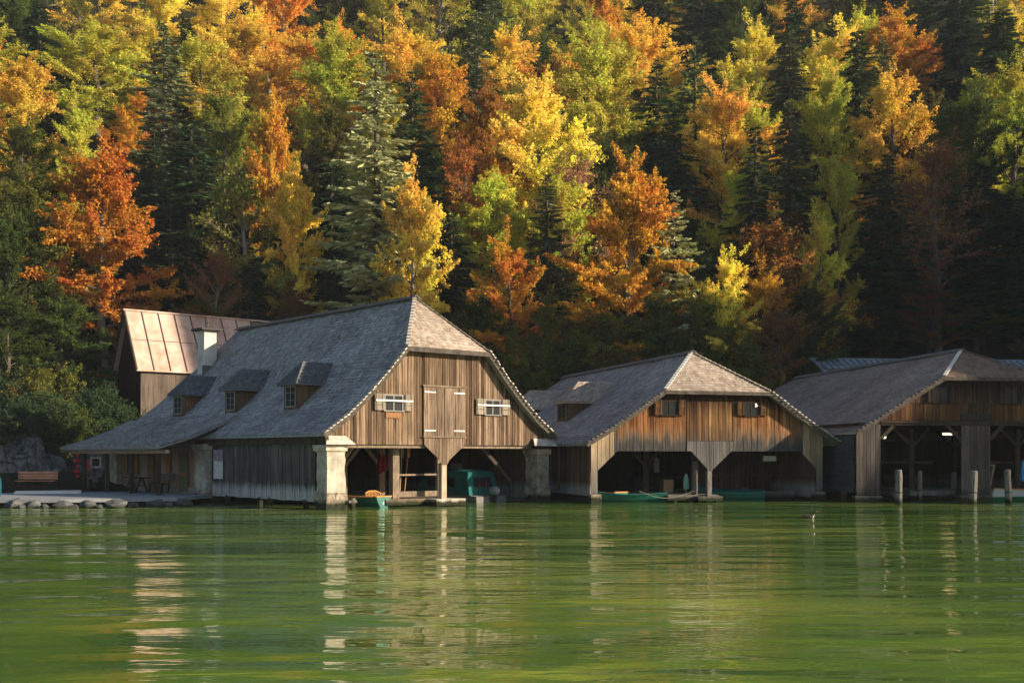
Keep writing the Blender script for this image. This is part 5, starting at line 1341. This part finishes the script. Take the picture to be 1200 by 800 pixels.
for i, t in enumerate(TREES):
    px, X, Y, row, k, c_, wpx = t
    n = {'beech': 5, 'maple': 3, 'bare': 2, 'spruce': 4, 'larch': 2}[k]
    td, cd, ph, prd = PROTO[k+str(i*7 % n)]
    g = ground_z(X, Y); top = HC+(YH-row)*Y/F; hgt = max(5, top-g)
    sz = hgt/ph
    sr = (wpx*.5*Y/F)/prd*1.3 if wpx else fr_.uniform(2.9, 4.2)*(1.12 if Y > 125 else 1)/prd
    r0 = thing(NM[k], LAB[id(t)], 'tree', (X, Y, g-.1), fr_.uniform(0, 6.28), 'trees on the wooded slope')
    r0.scale = (sr, sr, sz)
    tk = bpy.data.objects.new('trunk', td); cr_ = bpy.data.objects.new('crown', cd)
    for o in (tk, cr_): COL.objects.link(o); o.parent = r0
    cc_, hs_ = COLS[c_]; j = fr_.uniform(.82, 1.2)
    cr_.color = (cc_[0]*j, cc_[1]*j*fr_.uniform(.9, 1.1), cc_[2]*j, hs_)
# shrubs at the forest edge
BL = [(8,447,66,'dark bush on the rocks at the left edge','dark'),(38,440,68,'dark green bush above the tallest grey rock','dark'),(66,430,69,'leafy bush behind the grey rocks left of the porch','deep'),(92,452,70,'leafy green bush just above the low porch roof corner','green'),
 (112,425,72,'dark green bush left of the sheet metal shed','dark'),(135,450,72,'dark bush against the wall of the sheet metal shed','dark'),(20,405,72,'tall dark green bush at the foot of the leftmost trees','dark'),(55,398,73,'tall olive bush at the foot of the orange maple','olive'),
 (640,430,80,'green bush in the gap between the first two boathouses','green'),(905,415,83,'olive bush right of the middle boathouse hip','olive'),(940,420,82,'dark green bush behind the eave of the third boathouse','dark')]
for i, (px, row, Y, lb, c_) in enumerate(BL):
    td, cd, ph, prd = PROTO['bush%d' % (i % 2)]; p = at(px, Y, row); g = ground_z(p.x, Y)
    hgt = max(1.8, (p.z-g)*.86); sz = hgt/ph
    r0 = thing('bush', lb, 'bush', (p.x, Y, g-.1), i*1.3, 'bushes along the forest edge'); r0.scale = (max(.8, sz*.8), max(.8, sz*.8), sz)
    for nm, dta in (('stem', td), ('crown', cd)):
        o = bpy.data.objects.new(nm, dta); COL.objects.link(o); o.parent = r0
        if nm == 'crown': cc_, hs_ = COLS[c_]; o.color = (*cc_, hs_)
# undergrowth on the slope floor
ug = MB(); rr = random.Random(3)
for _ in range(4200):
    Y = rr.uniform(72, 172); X = rr.uniform(-.47*Y, .47*Y); g = ground_z(X, Y)
    if g < 2.4: continue
    for _k in range(9):
        n = Vector((rr.gauss(0,.6), rr.gauss(0,.6), 1)).normalized()
        leaf(ug, Vector((X+rr.gauss(0,.5), Y+rr.gauss(0,.5), g+abs(rr.gauss(.15,.35)))), n, rr.uniform(.25,.5), rr.uniform(.15,.3), rr)
uo = ug.build('undergrowth', M['leaf'], fixn=False); uo.color = (.06,.065,.02,.1)
tag(uo, 'low leafy undergrowth on the forest floor', None, None, 'stuff')
print('trees', len(TREES))

# ------------------------------------------------------------------ thin autumn haze
hz = MB(); hz.b2((-195, -6, -3.2), (205, 278, 175))
hm_, nt = newmat('thin haze'); pv = nd(nt, 'ShaderNodeVolumePrincipled'); pv.inputs['Color'].default_value = (.80,.88,1.0,1); pv.inputs['Density'].default_value = .0002
o_ = nd(nt, 'ShaderNodeOutputMaterial'); lk(nt, pv.outputs[0], o_.inputs['Volume'])
tag(hz.build('haze', hm_), 'thin bluish haze in the air over lake and slope', None, None, 'stuff')
